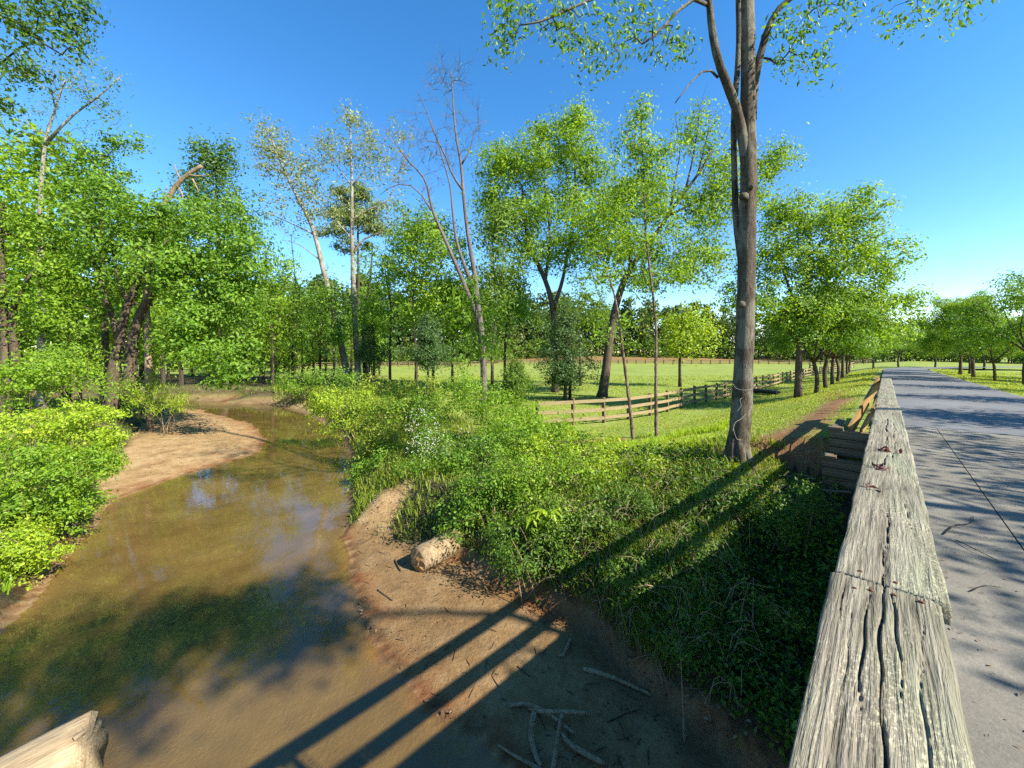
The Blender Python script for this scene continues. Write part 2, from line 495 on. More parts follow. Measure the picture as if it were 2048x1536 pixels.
speck = ramp(nt, noise(nt, pos, 11, 3, 0.8), [(0.66, (0, 0, 0)), (0.72, (0.75, 0.75, 0.75))])
sand_c = mixc(nt, math_n(nt, 'MULTIPLY', speck, noise(nt, pos, 0.9, 3)), sand_c, (0.06, 0.04, 0.022))
blotch = ramp(nt, noise(nt, pos, 1.25, 6, 0.7, 0.6), [(0.50, (0, 0, 0)), (0.66, (0.8, 0.8, 0.8))])  # broad soft darker blotches over the right bar
sand_c = mixc(nt, math_n(nt, 'MULTIPLY', blotch, att("damp")), sand_c, (0.085, 0.062, 0.030))
damp = math_n(nt, 'ADD', att("damp"), math_n(nt, 'MULTIPLY', math_n(nt, 'SUBTRACT', noise(nt, pos, 0.8, 4), 0.5), 0.8), True)
sand_c = mixc(nt, damp, sand_c, mixc(nt, 1.0, sand_c, (0.50, 0.43, 0.36), 'MULTIPLY'))
col = blend(col, sand_c, att("sand"), nB, 4)
red_c = ramp(nt, nB, [(0.3, (0.132, 0.040, 0.011)), (0.6, (0.238, 0.089, 0.030)), (0.8, (0.297, 0.145, 0.059))])
bed_c = ramp(nt, noise(nt, pos, 0.9, 5, 0.6), [(0.3, (0.087, 0.055, 0.024)), (0.52, (0.151, 0.105, 0.052)), (0.75, (0.218, 0.164, 0.093))])
col = mixc(nt, att("bed"), col, bed_c)
col = mixc(nt, math_n(nt, 'MULTIPLY', att("red"), ramp(nt, noise(nt, pos, 1.7, 5, 0.7), [(0.40, (0.0, 0.0, 0.0)), (0.62, (0.85, 0.85, 0.85))])), col, red_c)
col = mixc(nt, att("wetline"), col, mixc(nt, 1.0, col, (0.34, 0.28, 0.23), 'MULTIPLY'))
hgt = math_n(nt, 'ADD', nC, math_n(nt, 'MULTIPLY', nB, 1.5))
wet = math_n(nt, 'SUBTRACT', 0.95, math_n(nt, 'MULTIPLY', att("red"), 0.35))
principled(nt, out, col, wet, bump(nt, hgt, 0.75, 0.045), 0.2)

me = np_mesh("ground", np.stack([gX, gY, gz], 1), gq, None, [m_ground], None, True)
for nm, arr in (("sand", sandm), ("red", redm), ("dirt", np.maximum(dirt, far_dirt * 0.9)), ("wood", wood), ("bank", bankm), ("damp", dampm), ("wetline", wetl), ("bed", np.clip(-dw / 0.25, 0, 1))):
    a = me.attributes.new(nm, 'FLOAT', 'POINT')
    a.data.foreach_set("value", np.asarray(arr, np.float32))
tag(add_obj("ground", me), kind="structure")

# ------------------------------------------------------------------ water
m_water, nt, out = new_mat("creek_water")
pos = N(nt, "ShaderNodeNewGeometry").outputs["Position"]
mp = N(nt, "ShaderNodeMapping"); mp.inputs["Rotation"].default_value = (0, 0, 0.35); mp.inputs["Scale"].default_value = (1.0, 0.55, 1)
nt.links.new(pos, mp.inputs[0])
rip = math_n(nt, 'ADD', noise(nt, mp.outputs[0], 5.5, 3, 0.5, 0.5), math_n(nt, 'MULTIPLY', noise(nt, mp.outputs[0], 0.7, 2), 1.8))
nb = bump(nt, rip, 0.045, 0.05)
tr = N(nt, "ShaderNodeBsdfTransparent"); tr.inputs[0].default_value = (0.96, 0.88, 0.64, 1)
df = N(nt, "ShaderNodeBsdfDiffuse"); df.inputs[0].default_value = (0.19, 0.135, 0.05, 1)
mud = N(nt, "ShaderNodeMixShader")
nt.links.new(ramp(nt, noise(nt, pos, 0.35, 3), [(0.3, (0.10, 0.10, 0.10)), (0.7, (0.30, 0.30, 0.30))]), mud.inputs[0])
nt.links.new(tr.outputs[0], mud.inputs[1]); nt.links.new(df.outputs[0], mud.inputs[2])
gl = N(nt, "ShaderNodeBsdfGlossy"); gl.inputs["Roughness"].default_value = 0.02
nt.links.new(nb, gl.inputs["Normal"])
dotn = N(nt, "ShaderNodeVectorMath", operation='DOT_PRODUCT')       # Schlick's Fresnel, alike from both sides of the surface
nt.links.new(N(nt, "ShaderNodeNewGeometry").outputs["Incoming"], dotn.inputs[0]); nt.links.new(nb, dotn.inputs[1])
inv_c = math_n(nt, 'SUBTRACT', 1.0, math_n(nt, 'ABSOLUTE', dotn.outputs["Value"]), True)
fres = math_n(nt, 'ADD', math_n(nt, 'MULTIPLY', math_n(nt, 'POWER', inv_c, 4.2), 0.95), 0.045, True)
wmx = N(nt, "ShaderNodeMixShader")
nt.links.new(fres, wmx.inputs[0]); nt.links.new(mud.outputs[0], wmx.inputs[1]); nt.links.new(gl.outputs[0], wmx.inputs[2])
nt.links.new(wmx.outputs[0], out.inputs[0])
wx, wy = np.arange(-92, 26, 1.0), np.arange(-26, 44, 1.0)
WX, WY = np.meshgrid(wx, wy)
cell = np.arange(len(wy) - 1)[:, None] * len(wx) + np.arange(len(wx) - 1)[None, :]
keep = (sdist(WATER, WX[:-1, :-1] + 0.5, WY[:-1, :-1] + 0.5) < 1.6) | (sdist(SAND_R, WX[:-1, :-1] + 0.5, WY[:-1, :-1] + 0.5) < 1.0)
cell = cell[keep]
wq = np.stack([cell, cell + 1, cell + len(wx) + 1, cell + len(wx)], -1)
uq, inv = np.unique(wq, return_inverse=True)
WV = np.stack([WX.ravel(), WY.ravel(), np.full(WX.size, W)], 1)[uq]
tag(add_obj("creek_water", np_mesh("creek_water", WV, inv.reshape(-1, 4), None, [m_water])), kind="structure")
# ------------------------------------------------------------------ road, bridge, railing
def speckled(name, c1, c2, c3, big, fine, rough=0.85, strength=0.3, stain=None):
    m, nt, out = new_mat(name)
    pos = N(nt, "ShaderNodeNewGeometry").outputs["Position"]
    c1, c2, c3 = (tuple(x * 0.72 for x in c) for c in (c1, c2, c3))
    a, b = noise(nt, pos, big, 5, 0.6), noise(nt, pos, fine, 4, 0.8)
    col = ramp(nt, a, [(0.3, c1), (0.5, c2), (0.72, c3)])
    col = mixc(nt, 0.6, col, ramp(nt, b, [(0.3, (0.55, 0.55, 0.55)), (0.7, (1.2, 1.2, 1.2))]), 'MULTIPLY')
    if stain:
        st = ramp(nt, noise(nt, pos, big * 2.3, 6, 0.7), [(0.52, (0, 0, 0)), (0.68, (0.7, 0.7, 0.7))])
        col = mixc(nt, st, col, stain)
    principled(nt, out, col, rough, bump(nt, b, strength, 0.01), 0.25)
    return m
m_asphalt = speckled("asphalt_grey", (0.140, 0.143, 0.150), (0.180, 0.184, 0.190), (0.225, 0.227, 0.230), 0.5, 60)
m_concrete = speckled("deck_concrete", (0.150, 0.140, 0.115), (0.205, 0.190, 0.155), (0.30, 0.275, 0.222), 0.8, 45, 0.85, 0.4, (0.15, 0.135, 0.11))

def wood_mat(name, dark, mid, light, grain=14, bumpiness=0.5, weather=None):
    m, nt, out = new_mat(name)
    dark, mid, light = (tuple(x * 0.62 for x in c) for c in (dark, mid, light))
    weather = weather and tuple(x * 0.62 for x in weather)
    v = coords(nt, (0.06, 1, 1))
    n1, n2 = noise(nt, v, grain, 5, 0.65, 0.4), noise(nt, v, grain * 5, 4, 0.7, 0.3)
    col = ramp(nt, n1, [(0.28, dark), (0.5, mid), (0.74, light)])
    col = mixc(nt, 0.8, col, ramp(nt, n2, [(0.32, (0.34, 0.33, 0.31)), (0.52, (1.0, 1.0, 1.0)), (0.7, (1.25, 1.25, 1.2))]), 'MULTIPLY')
    if weather:
        n3 = noise(nt, coords(nt, (0.35, 1, 1)), 7, 6, 0.75)
        n4 = noise(nt, coords(nt, (0.5, 1, 1)), 160, 3, 0.8)
        fl = math_n(nt, 'MULTIPLY', ramp(nt, n3, [(0.47, (0, 0, 0)), (0.6, (1, 1, 1))]), ramp(nt, n4, [(0.5, (0, 0, 0)), (0.58, (0.9, 0.9, 0.9))]))
        col = mixc(nt, fl, col, weather)
        g = ramp(nt, noise(nt, coords(nt, (0.2, 1, 1)), 5, 3), [(0.4, (1, 1, 1)), (0.7, (0.82, 0.93, 0.82))])
        col = mixc(nt, 1.0, col, g, 'MULTIPLY')
    principled(nt, out, col, 0.85, bump(nt, math_n(nt, 'ADD', n1, n2), bumpiness, 0.008), 0.2)
    return m
m_cap = wood_mat("wood_weathered_cap", (0.138, 0.119, 0.086), (0.308, 0.273, 0.205), (0.460, 0.418, 0.328), 16, 0.9, (0.570, 0.510, 0.361))
m_timber = wood_mat("wood_timber", (0.10, 0.075, 0.045), (0.20, 0.155, 0.095), (0.30, 0.24, 0.155), 9)
m_fence = wood_mat("wood_fence", (0.275, 0.195, 0.095), (0.413, 0.309, 0.163), (0.495, 0.390, 0.225), 8, 0.4)
m_post = wood_mat("wood_post", (0.12, 0.085, 0.05), (0.24, 0.175, 0.10), (0.36, 0.27, 0.16), 9, 0.5)
m_nail, nt, out = new_mat("rust"); principled(nt, out, ramp(nt, noise(nt, coords(nt), 90, 3), [(0.3, (0.05, 0.018, 0.010)), (0.7, (0.17, 0.06, 0.028))]), 0.7)

# asphalt road beyond the bridge, bending right in the distance
cl, hd = [ST(12.5, 1.9)], math.atan2(DY, DX)
dist = 0.0
while dist < 190:
    x, y = cl[-1]
    if dist > 62:
        hd -= 0.020
    cl.append((x + math.cos(hd), y + math.sin(hd))); dist += 1.0
cl = np.array(cl)
tg = unit(np.gradient(cl, axis=0)); nrm = np.stack([tg[:, 1], -tg[:, 0]], 1)
offs = np.array([-2.15, -1.1, 0, 1.1, 2.1])
RV, zz = [], None
for k, o in enumerate(offs):
    w = o + (0.09 * wob(cl[:, 0], cl[:, 1], 0.9) if abs(o) > 2 else 0)
    p = cl + nrm * (w[:, None] if np.ndim(w) else w)
    sl = np.arange(len(cl)) + 12.5
    z = road_z(sl) + 0.008 - 0.012 * abs(o)
    z = np.maximum(z, np.where(sl > 70, terrain(p[:, 0], p[:, 1]) + 0.05, -9))
    RV.append(np.column_stack([p, z]))
RV = np.stack(RV, 1); n, k = RV.shape[:2]
i = np.arange(n - 1)[:, None] * k + np.arange(k - 1)[None, :]
tag(add_obj("road", np_mesh("road", RV.reshape(-1, 3), np.stack([i, i + 1, i + k + 1, i + k], -1).reshape(-1, 4), None, [m_asphalt], None, True)), kind="structure")

ANG = math.atan2(DY, DX)
SL = math.atan(0.0104)
def rail_matrix(s, t, z, yaw=0.0, pitch=SL):
    x, y = ST(s, t)
    return Matrix.Translation((x, y, z)) @ Matrix.Rotation(ANG + yaw, 4, 'Z') @ Matrix.Rotation(pitch, 4, 'Y')

bridge = tag(add_obj("bridge", None, None, (*ST(12.4, 2.0), -0.7)), "concrete bridge deck carrying the road over the creek beside the wooden railing", "bridge")
def child_world(o, parent, M):
    o.parent = parent
    o.matrix_world = M
    o.matrix_parent_inverse = Matrix.Identity(4)
    o.matrix_local = Matrix.Translation(-Vector(parent.location)) @ M
for a, b, z0 in ((-0.16, 0.786, 0.0), (0.797, 4.3, 0.0), (-0.10, 4.2, -0.06)):
    mb = MB()
    for xa in np.arange(-26, 12, 5.5):
        xb = min(xa + 5.5, 12.49)
        yy = np.linspace(-b, -a, 5); zb_ = -0.55 if z0 else -0.12
        i0 = len(yy)
        V = [(x_, y_, z_) for x_ in (xa, xb) for y_ in yy for z_ in (z0, zb_)]
        q = []
        for k_ in range(4):
            c_ = 2 * k_
            q += [(c_, c_ + 10, c_ + 12, c_ + 2), (c_ + 1, c_ + 3, c_ + 13, c_ + 11)]
        q += [(0, 1, 11, 10), (8, 18, 19, 9)]
        if xa < -25.9:
            q += [(2 * k_, 2 * k_ + 2, 2 * k_ + 3, 2 * k_ + 1) for k_ in range(4)]
        if xb > 12.4:
            q += [(10 + 2 * k_, 11 + 2 * k_, 13 + 2 * k_, 12 + 2 * k_) for k_ in range(4)]
        mb.add(V, q)
    child_world(add_obj("deck_panel" if not z0 else "deck_core", mb.mesh("deck_panel", m_concrete)), bridge, rail_matrix(0, 0, 0))

railing = tag(add_obj("bridge_railing", None, None, (*ST(0.0, 0.0), -0.1)), "weathered grey wooden railing with wide flat cap along the bridge edge", "railing")
def cap_board(s0, s1, tc, yaw, width, nu, nv, cracks, seed):
    g = np.random.default_rng(seed)
    L = s1 - s0
    u = np.linspace(0, L, nu); v = np.linspace(-width / 2, width / 2, nv)
    U, Vv = np.meshgrid(u, v, indexing='ij')
    z = np.zeros_like(U)
    for (u0, u1, vc, wd, dp) in cracks:
        c = vc + 0.004 * np.sin(U * 9 + vc * 90) + 0.002 * np.sin(U * 31 + vc * 300) + 0.012 * (U - u0) * math.sin(vc * 1000)
        m = np.clip((U - u0) / 0.08, 0, 1) * np.clip((u1 - U) / 0.08, 0, 1)
        wv = 0.5 * wd * (0.4 + 0.6 * m) * (0.7 + 0.3 * np.sin(U * 17 + vc * 50))
        z -= dp * m * np.exp(-((Vv - c) / wv) ** 2)
    fine = sum(np.sin(Vv * f_ + p_ + 0.6 * np.sin(U * q_ + p_)) for f_, p_, q_ in zip(g.uniform(500, 1500, 7), g.uniform(0, 6, 7), g.uniform(1, 4, 7)))
    z += 0.0003 * fine
    edge = np.minimum(Vv + width / 2, width / 2 - Vv)
    z -= 0.006 * np.exp(-edge / 0.004)
    wav = 0.002 * np.sin(U * 7 + seed) + 0.0012 * np.sin(U * 23 + 2 * seed)
    Vv = Vv + np.where(np.abs(Vv) > width / 2 - 1e-6, wav * np.sign(Vv), 0)
    top = np.stack([U, Vv, z], -1).reshape(-1, 3)
    i = np.arange(nu - 1)[:, None] * nv + np.arange(nv - 1)[None, :]
    q = np.stack([i, i + nv, i + nv + 1, i + 1], -1).reshape(-1, 4)
    ring = np.concatenate([np.arange(nv), np.arange(1, nu) * nv + nv - 1, np.arange(nv - 2, -1, -1) + (nu - 1) * nv, np.arange(nu - 2, 0, -1) * nv])
    low = top[ring].copy(); low[:, 2] = -0.045
    nb_, nr = len(top), len(ring)
    k = np.arange(nr); k2 = (k + 1) % nr
    q = np.vstack([q, np.stack([ring[k], ring[k2], nb_ + k2, nb_ + k], -1)])
    o = add_obj("cap_board", np_mesh("cap_board", np.vstack([top, low]), q, None, [m_cap], None, True))
    child_world(o, railing, rail_matrix(s0, tc, 1.0 + road_z(s0), yaw))
    return o
g = np.random.default_rng(3)
def many(n, L, w):
    return [(a, a + g.uniform(0.12, 0.5), g.uniform(-w, w), g.uniform(0.0032, 0.0046), g.uniform(0.0012, 0.0028)) for a in g.uniform(-0.1, L, n)]
near = cap_board(0.20, 1.243, -0.001, 0.006, 0.180, 340, 90,
                 [(0.28, 1.3, 0.005, 0.0040, 0.020), (0.62, 1.06, -0.019, 0.0034, 0.013), (0.55, 1.06, 0.021, 0.0032, 0.010), (0.25, 0.85, -0.045, 0.003, 0.005),
                  (0.8, 1.06, 0.06, 0.003, 0.005), (0.3, 0.9, 0.050, 0.003, 0.004), (0.7, 1.0, -0.06, 0.003, 0.004)] + many(16, 1.0, 0.08), 1)
mid = cap_board(1.252, 6.1, 0.004, -0.002, 0.192, 460, 52,
                [(-0.1, 0.75, 0.006, 0.0028, 0.024), (1.3, 2.5, 0.012, 0.004, 0.02), (1.6, 3.2, -0.02, 0.003, 0.015), (2.6, 3.5, 0.01, 0.007, 0.02), (0.3, 0.9, -0.05, 0.002, 0.01)] + many(26, 4.8, 0.085), 2)
cap_board(6.11, 10.9, 0.002, 0.0, 0.188, 200, 24, [(0.3, 2, 0.01, 0.005, 0.02), (2.5, 4, -0.03, 0.005, 0.02)] + many(10, 4.5, 0.08), 3)
cap_board(10.91, 14.1, 0.0, 0.0, 0.186, 120, 20, many(8, 3, 0.08), 4)
nail_m = MB(); nail_m.tube([(0, 0, -0.004), (0, 0, 0.0035), (0, 0, 0.005)], [0.006, 0.0065, 0.003], 8)
nail_me = nail_m.mesh("nail_head", m_nail)
def nail(board, x, y, sc_=1.0, z=0.0):
    o = add_obj("nail_head", nail_me, board, (x, y, z)); o.scale = (sc_, sc_, sc_); o.rotation_euler = (0.15 * random.uniform(-1, 1), 0.15 * random.uniform(-1, 1), 0)
for x, y in ((1.012, -0.020), (1.018, -0.062), (0.985, 0.045), (1.0, 0.018)):
    nail(near, x, y, random.uniform(0.55, 0.85))
for x, y in ((0.03, -0.012), (0.035, 0.05), (2.0, 0.03), (2.02, -0.05)):
    nail(mid, x, y, random.uniform(0.5, 0.8))
for s0, s1 in ((-1.0, 3.0), (3.01, 8.0), (8.01, 14.0)):
    mb = MB(); mb.box((0, -0.02, -0.09), (s1 - s0, 0.02, 0.09))
    child_world(add_obj("mid_rail", mb.mesh("mid_rail", m_timber)), railing, rail_matrix(s0, 0.10, 0.50 + road_z(s0)))
    mb = MB(); mb.box((0, -0.045, -0.05), (s1 - s0, 0.045, 0))
    child_world(add_obj("top_beam", mb.mesh("top_beam", m_timber)), railing, rail_matrix(s0, 0.02, 0.952 + road_z(s0)))
pm = MB(); pm.box((-0.07, -0.05, -0.4), (0.07, 0.05, 0.815)); post_me = pm.mesh("railing_post", m_timber)
for s_ in (-1.7, 2.5, 7.9, 11.9, 13.9):
    child_world(add_obj("post", post_me), railing, rail_matrix(s_, -0.02 - 0.02, road_z(s_)))

def beam(name, a, b, w, h, mat, parent=None, twist=0.0):
    a, b = Vector(a), Vector(b)
    d = b - a
    mb = MB(); mb.box((0, -w / 2, -h / 2), (d.length, w / 2, h / 2))
    o = add_obj(name, mb.mesh(name, mat))
    M = Matrix.Translation(a) @ d.to_track_quat('X', 'Z').to_matrix().to_4x4() @ Matrix.Rotation(twist, 4, 'X')
    if parent is not None:
        child_world(o, parent, M)
    else:
        o.matrix_world = M
    return o
m_brace = wood_mat("wood_brace", (0.22, 0.12, 0.035), (0.40, 0.245, 0.085), (0.50, 0.33, 0.14), 9)
def st3(s, t, z):
    return (*ST(s, t), z)
beam("brace_board", st3(10.95, -0.56, -0.16), st3(13.55, -0.14, 0.80), 0.05, 0.24, m_brace, railing)
beam("brace_board", st3(11.0, -0.38, -0.16), st3(12.5, -0.13, 0.42), 0.05, 0.12, m_brace, railing)

def wall_tier(label, s0, s1, t0, t1, ztop, zbot, n):
    e = tag(add_obj("retaining_wall", None, None, st3(s0, t0, zbot)), label, "retaining wall", "timber retaining walls by the bridge end")
    h = (ztop - zbot) / n
    for k in range(n):
        zc = zbot + h * (k + 0.5)
        beam("timber", st3(s0 + 0.004 * k, t0, zc), st3(s0 + 0.004 * k, t1, zc), 0.16, h - 0.012, m_timber, e)
        beam("timber", st3(s0 + 0.085, t0 + 0.07, zc), st3(s1, t0 + 0.07, zc), 0.14, h - 0.014, m_timber, e)
    beam("cap_timber", st3(s0 - 0.005, t0 - 0.02, ztop + 0.03), st3(s0 - 0.005, t0 + 0.22, ztop + 0.03), 0.19, 0.06, m_timber, e)
    return e
wall_tier("upper timber retaining wall tucked under the railing brace", 10.55, 12.3, -0.86, -0.17, -0.09, -0.62, 3)
wall_tier("lower timber retaining wall stepping down towards the creek bank", 9.85, 12.0, -0.92, -0.17, -0.56, -1.45, 5)

# ------------------------------------------------------------------ fences
unit_b = MB(); unit_b.box((0, -0.016, -0.080), (1, 0.016, 0.080)); board_me = unit_b.mesh("board", m_fence)
unit_p = MB(); unit_p.box((-0.07, -0.07, -0.3), (0.07, 0.07, 1.30)); fpost_me = unit_p.mesh("post", m_post)
dark_b = MB(); dark_b.box((0, -0.016, -0.080), (1, 0.016, 0.080)); dark_me = dark_b.mesh("board", m_post)
def fence(label, pts, rails=(0.28, 0.70, 1.14), side=1, group="board fences round the pasture", wide=1.0, seed=0, bm=None):
    g = random.Random(seed)
    zs = [ground(x, y) for x, y in pts]
    e = tag(add_obj("board_fence", None, None, (*pts[0], zs[0])), label, "fence", group)
    for (x, y), z in zip(pts, zs):
        o = add_obj("post", fpost_me, e, (x - pts[0][0], y - pts[0][1], z - zs[0]))
        o.rotation_euler = (g.uniform(-.02, .02), g.uniform(-.02, .02), ANG + g.uniform(-.1, .1)); o.scale = (wide, wide, 1 + g.uniform(-.02, .03))
    for (a, za), (b, zb) in zip(list(zip(pts, zs))[:-1], list(zip(pts, zs))[1:]):
        dx, dy = b[0] - a[0], b[1] - a[1]
        L = math.hypot(dx, dy)
        ox, oy = -dy / L * 0.07 * side, dx / L * 0.07 * side
        for r in rails:
            j0, j1 = g.uniform(-.02, .02), g.uniform(-.02, .02)
            v = Vector((dx, dy, zb - za + j1 - j0))
            o = add_obj("board", bm or board_me, e, (a[0] - pts[0][0] + ox, a[1] - pts[0][1] + oy, za - zs[0] + r + j0))
            o.rotation_mode = 'QUATERNION'; o.rotation_quaternion = v.to_track_quat('X', 'Z'); o.scale = (v.length - 0.006, wide, 1.0)
    return e
def walk(poly, step):
    poly = np.array(poly, float); d = np.r_[0, np.cumsum(np.hypot(*np.diff(poly, axis=0).T))]
    u = np.arange(0, d[-1], step)
    return [(float(np.interp(a, d, poly[:, 0])), float(np.interp(a, d, poly[:, 1]))) for a in u]
fa = [P(x, y, -2.0)[:2] for x, y in ((1075, 852), (1146, 848), (1208, 843), (1257, 837), (1300, 830), (1335, 822), (1363, 815), (1389, 808), (1412, 804), (1433, 800), (1450, 797))]
fb = walk([fa[-1], ST(46, -8.6), ST(80, -8.2), ST(112, -7.0), ST(122, -5.0)], 2.3)[1:]
fence("three-rail wooden board fence curving from the brush along the road", fa + fb, seed=1, side=-1)
fence("pale three-rail board fence across the pasture behind the sycamores", walk([(-78, 96), (-58, 96.5), (-30, 97), (-5, 99)], 2.6), seed=2, wide=1.5)
fence("distant brown board fence at the foot of the far wood", walk([(-8, 122), (10, 124), (40, 122), (75, 118), (108, 112)], 2.8), seed=3, wide=1.5, bm=dark_me)
fence("board fence on the far right side of the road", walk([ST(38, 9.6), ST(44, 8.9), ST(52, 9.3), ST(62, 11.5), ST(72, 15)], 2.2), seed=4, side=-1, bm=dark_me)
gt0 = Vector((*ST(83, -9.4), 0)); gt1 = Vector((*ST(86.5, -9.3), 0)); gz0 = ground(gt0.x, gt0.y)
gate = tag(add_obj("field_gate", None, None, (gt0.x, gt0.y, gz0)), "small wooden gate standing between the fence and the pasture", "gate")
for p_ in (gt0, gt1):
    beam("post", (p_.x, p_.y, gz0 - 0.1), (p_.x, p_.y, gz0 + 1.9), 0.16, 0.16, m_post, gate)
for h_ in (0.4, 0.9, 1.4):
    beam("bar", (gt0.x, gt0.y, gz0 + h_), (gt1.x, gt1.y, gz0 + h_), 0.03, 0.16, m_post, gate)
# ------------------------------------------------------------------ trees and shrubs
def B(px, py, Y, rx, ry, n, dy=None, dd=0.0):
    """crown lobe: centre pixel at depth Y(+dd), radii in photo pixels, n leaf clusters"""
    c = PD(px, py, Y + dd)
    k = (Y + dd) / F
    return (c, (rx * k, (dy or rx * 0.9) * k, ry * k), n)

def grow(trunks, lobes, seed, leaf=0.14, per=30, csize=0.5, twig=0.012, up=0.5, aspect=0.55, droop=0.0, shell=0.5, flat=0.65,
         twigs=0, twig_len=0.8, sides=8, cross=0.9, rough=0.05, leaf_dir=None, below=0.7, step=0.9, mb=None, seg=0.9, drop=0.0, full=1.0, round_=1.0):
    """trunk and limbs as one mesh, leaves as another; limbs reach every leaf cluster from the nearest wood"""
    g = np.random.default_rng(seed)
    if full > 1:
        lobes = [(c, r, max(1, int(n * full))) for c, r, n in lobes]
    per = int(per * (0.6 + 0.4 * full)) if full > 1 else per
    mb = mb or MB()
    pos, par, rad, wt = [], [], [], []
    for pts, r0, r1 in trunks:
        pts = np.asarray(pts, float)
        L = np.linalg.norm(np.diff(pts, axis=0), axis=1).sum()
        m = max(6, int(L / seg))
        p = smooth_path(pts, m)
        rr = r0 + (r1 - r0) * np.linspace(0, 1, m) ** 0.8
        rr[0] *= 1.25 if L > 3 else 1.0
        mb.tube(p, rr, sides, True, rough)
        base = len(pos)
        for j in range(m):
            pos.append(p[j]); par.append(base + j - 1 if j else -1); rad.append(rr[j]); wt.append(0)
    ntr = len(pos)
    cl = []
    for c, r, n in lobes:
        d = unit(g.normal(size=(n, 3))) * (g.random(n) ** shell)[:, None]
        cl.append(np.array(c) + d * np.array(r))
    cl = np.concatenate(cl)
    tp = np.array(pos)
    order = np.argsort(((cl[:, None, :] - tp[None]) ** 2).sum(2).min(1))
    cap = ntr + len(cl) * 14 + 10
    PA = np.zeros((cap, 3)); PA[:ntr] = tp; n = ntr
    chains, leafp, leafd = [], [], []
    par = par + [0] * (cap - ntr); tipr = np.zeros(cap); tipr[:ntr] = rad
    for ci in order:
        c = cl[ci]
        dv = c - PA[:n]
        dist = np.linalg.norm(dv, axis=1)
        cost = dist + below * np.maximum(0, PA[:n, 2] - c[2] + 0.35 * np.hypot(dv[:, 0], dv[:, 1]))
        a = int(np.argmin(cost)); A = PA[a]
        L = dist[a]
        k = int(min(12, max(2, L / (0.28 * step + 0.25))))
        u = np.linspace(0, 1, k + 1)[1:, None]
        p = A + (c - A) * u
        arch = np.array([0, 0, 0.12 * L]) * np.sin(np.pi * u)
        p = p + arch + g.normal(size=(k, 3)) * 0.045 * L * np.sin(np.pi * u * 0.95)
        idx = [a]
        for j in range(k):
            PA[n] = p[j]; par[n] = idx[-1]; idx.append(n); n += 1
        chains.append(idx); leafp.append(p[-1]); leafd.append(unit(p[-1] - p[-2] if k > 1 else c - A))
    w = np.zeros(n)
    for idx in chains:
        w[idx[-1]] += 1
    for j in range(n - 1, ntr - 1, -1):
        w[par[j]] += w[j]
    R_ = np.zeros(n); R_[:ntr] = rad
    for j in range(ntr, n):
        R_[j] = min(twig * max(w[j], 1) ** 0.5, R_[par[j]] * 0.85)
    for idx in chains:
        r = R_[idx].copy(); r[0] = r[1]
        mb.tube(PA[idx], r, 5 if r[0] > 0.03 else 3, False)
    leafp = np.array(leafp); leafd = np.array(leafd)
    if twigs:
        for p, d in zip(leafp, leafd):
            for _ in range(twigs):
                e = unit(d * 0.8 + g.normal(size=3) * 0.45 + np.array([0, 0, 0.35])) * twig_len * g.uniform(0.4, 1.2)
                q = np.array([p, p + e * 0.5 + g.normal(size=3) * 0.04, p + e])
                mb.tube(q, [twig * 0.8, twig * 0.6, twig * 0.3], 3, False)
    if per:
        cnt = np.maximum(1, (per * g.uniform(0.5, 1.5, len(leafp))).astype(int))
        cs = csize * g.uniform(0.7, 1.3, len(leafp))
        C = np.repeat(leafp, cnt, 0) + g.normal(size=(cnt.sum(), 3)) * np.repeat(cs, cnt)[:, None] * np.array([cross, cross, flat])
        C[:, 2] -= drop * np.abs(g.normal(size=len(C)))
        dr = np.repeat(leafd, cnt, 0) if leaf_dir is None else np.tile(np.array(leaf_dir, float), (len(C), 1))
        cen = np.repeat(leafp, cnt, 0); lob = np.concatenate([np.array(c)[None] for c, r, n_ in lobes]); lr = np.array([max(r) for c, r, n_ in lobes])
        near_l = np.argmin(((cl[order][:, None] - lob[None]) ** 2).sum(2) / lr[None] ** 2, 1)
        outw = 0.75 * unit(C - cen - np.array([0, 0, 0.15 * csize])) + 0.75 * unit(C - np.repeat(lob[near_l], cnt, 0))
        LV, LF = leaf_quads(C, leaf, up, aspect, droop, 0.10, dr * 0.6, g, outw * round_)
    else:
        LV = LF = None
    return mb, LV, LF

def plant(name, label, cat, base, grown, bark, leafmat, group=None, crown="crown", stem="trunk"):
    mb, LV, LF = grown
    e = tag(add_obj(name, None, None, base), label, cat, group)
    b = np.array(base)
    mb.v = [v - b for v in mb.v]
    add_obj(stem, mb.mesh(stem, BARK[bark], True), e)
    if LV is not None:
        add_obj(crown, np_mesh(crown, LV - b, LF, None, [LEAF[leafmat]]), e)
    return e

def copy_tree(src, loc, rz, scl, label, group=None):
    c = src.copy(); COL.objects.link(c)
    c.location = loc; c.rotation_euler = (0, 0, rz); c.scale = scl if isinstance(scl, tuple) else (scl,) * 3
    c["label"] = label
    if group:
        c["group"] = group
    for ch in list(src.children):
        k = ch.copy(); COL.objects.link(k); k.parent = c
    return c

def path(Y, *pts):
    """trunk line through pixels at depth Y; a third number shifts the depth"""
    return [PD(p[0], p[1], Y + (p[2] if len(p) > 2 else 0)) for p in pts]

def rooted(Y, px, pts, sink=0.25):
    x = (px - 1024) / F * Y
    return [(x, Y, ground(x, Y) - sink)] + path(Y, *pts)

def gbase(Y, px):
    x = (px - 1024) / F * Y
    return (x, Y, ground(x, Y))

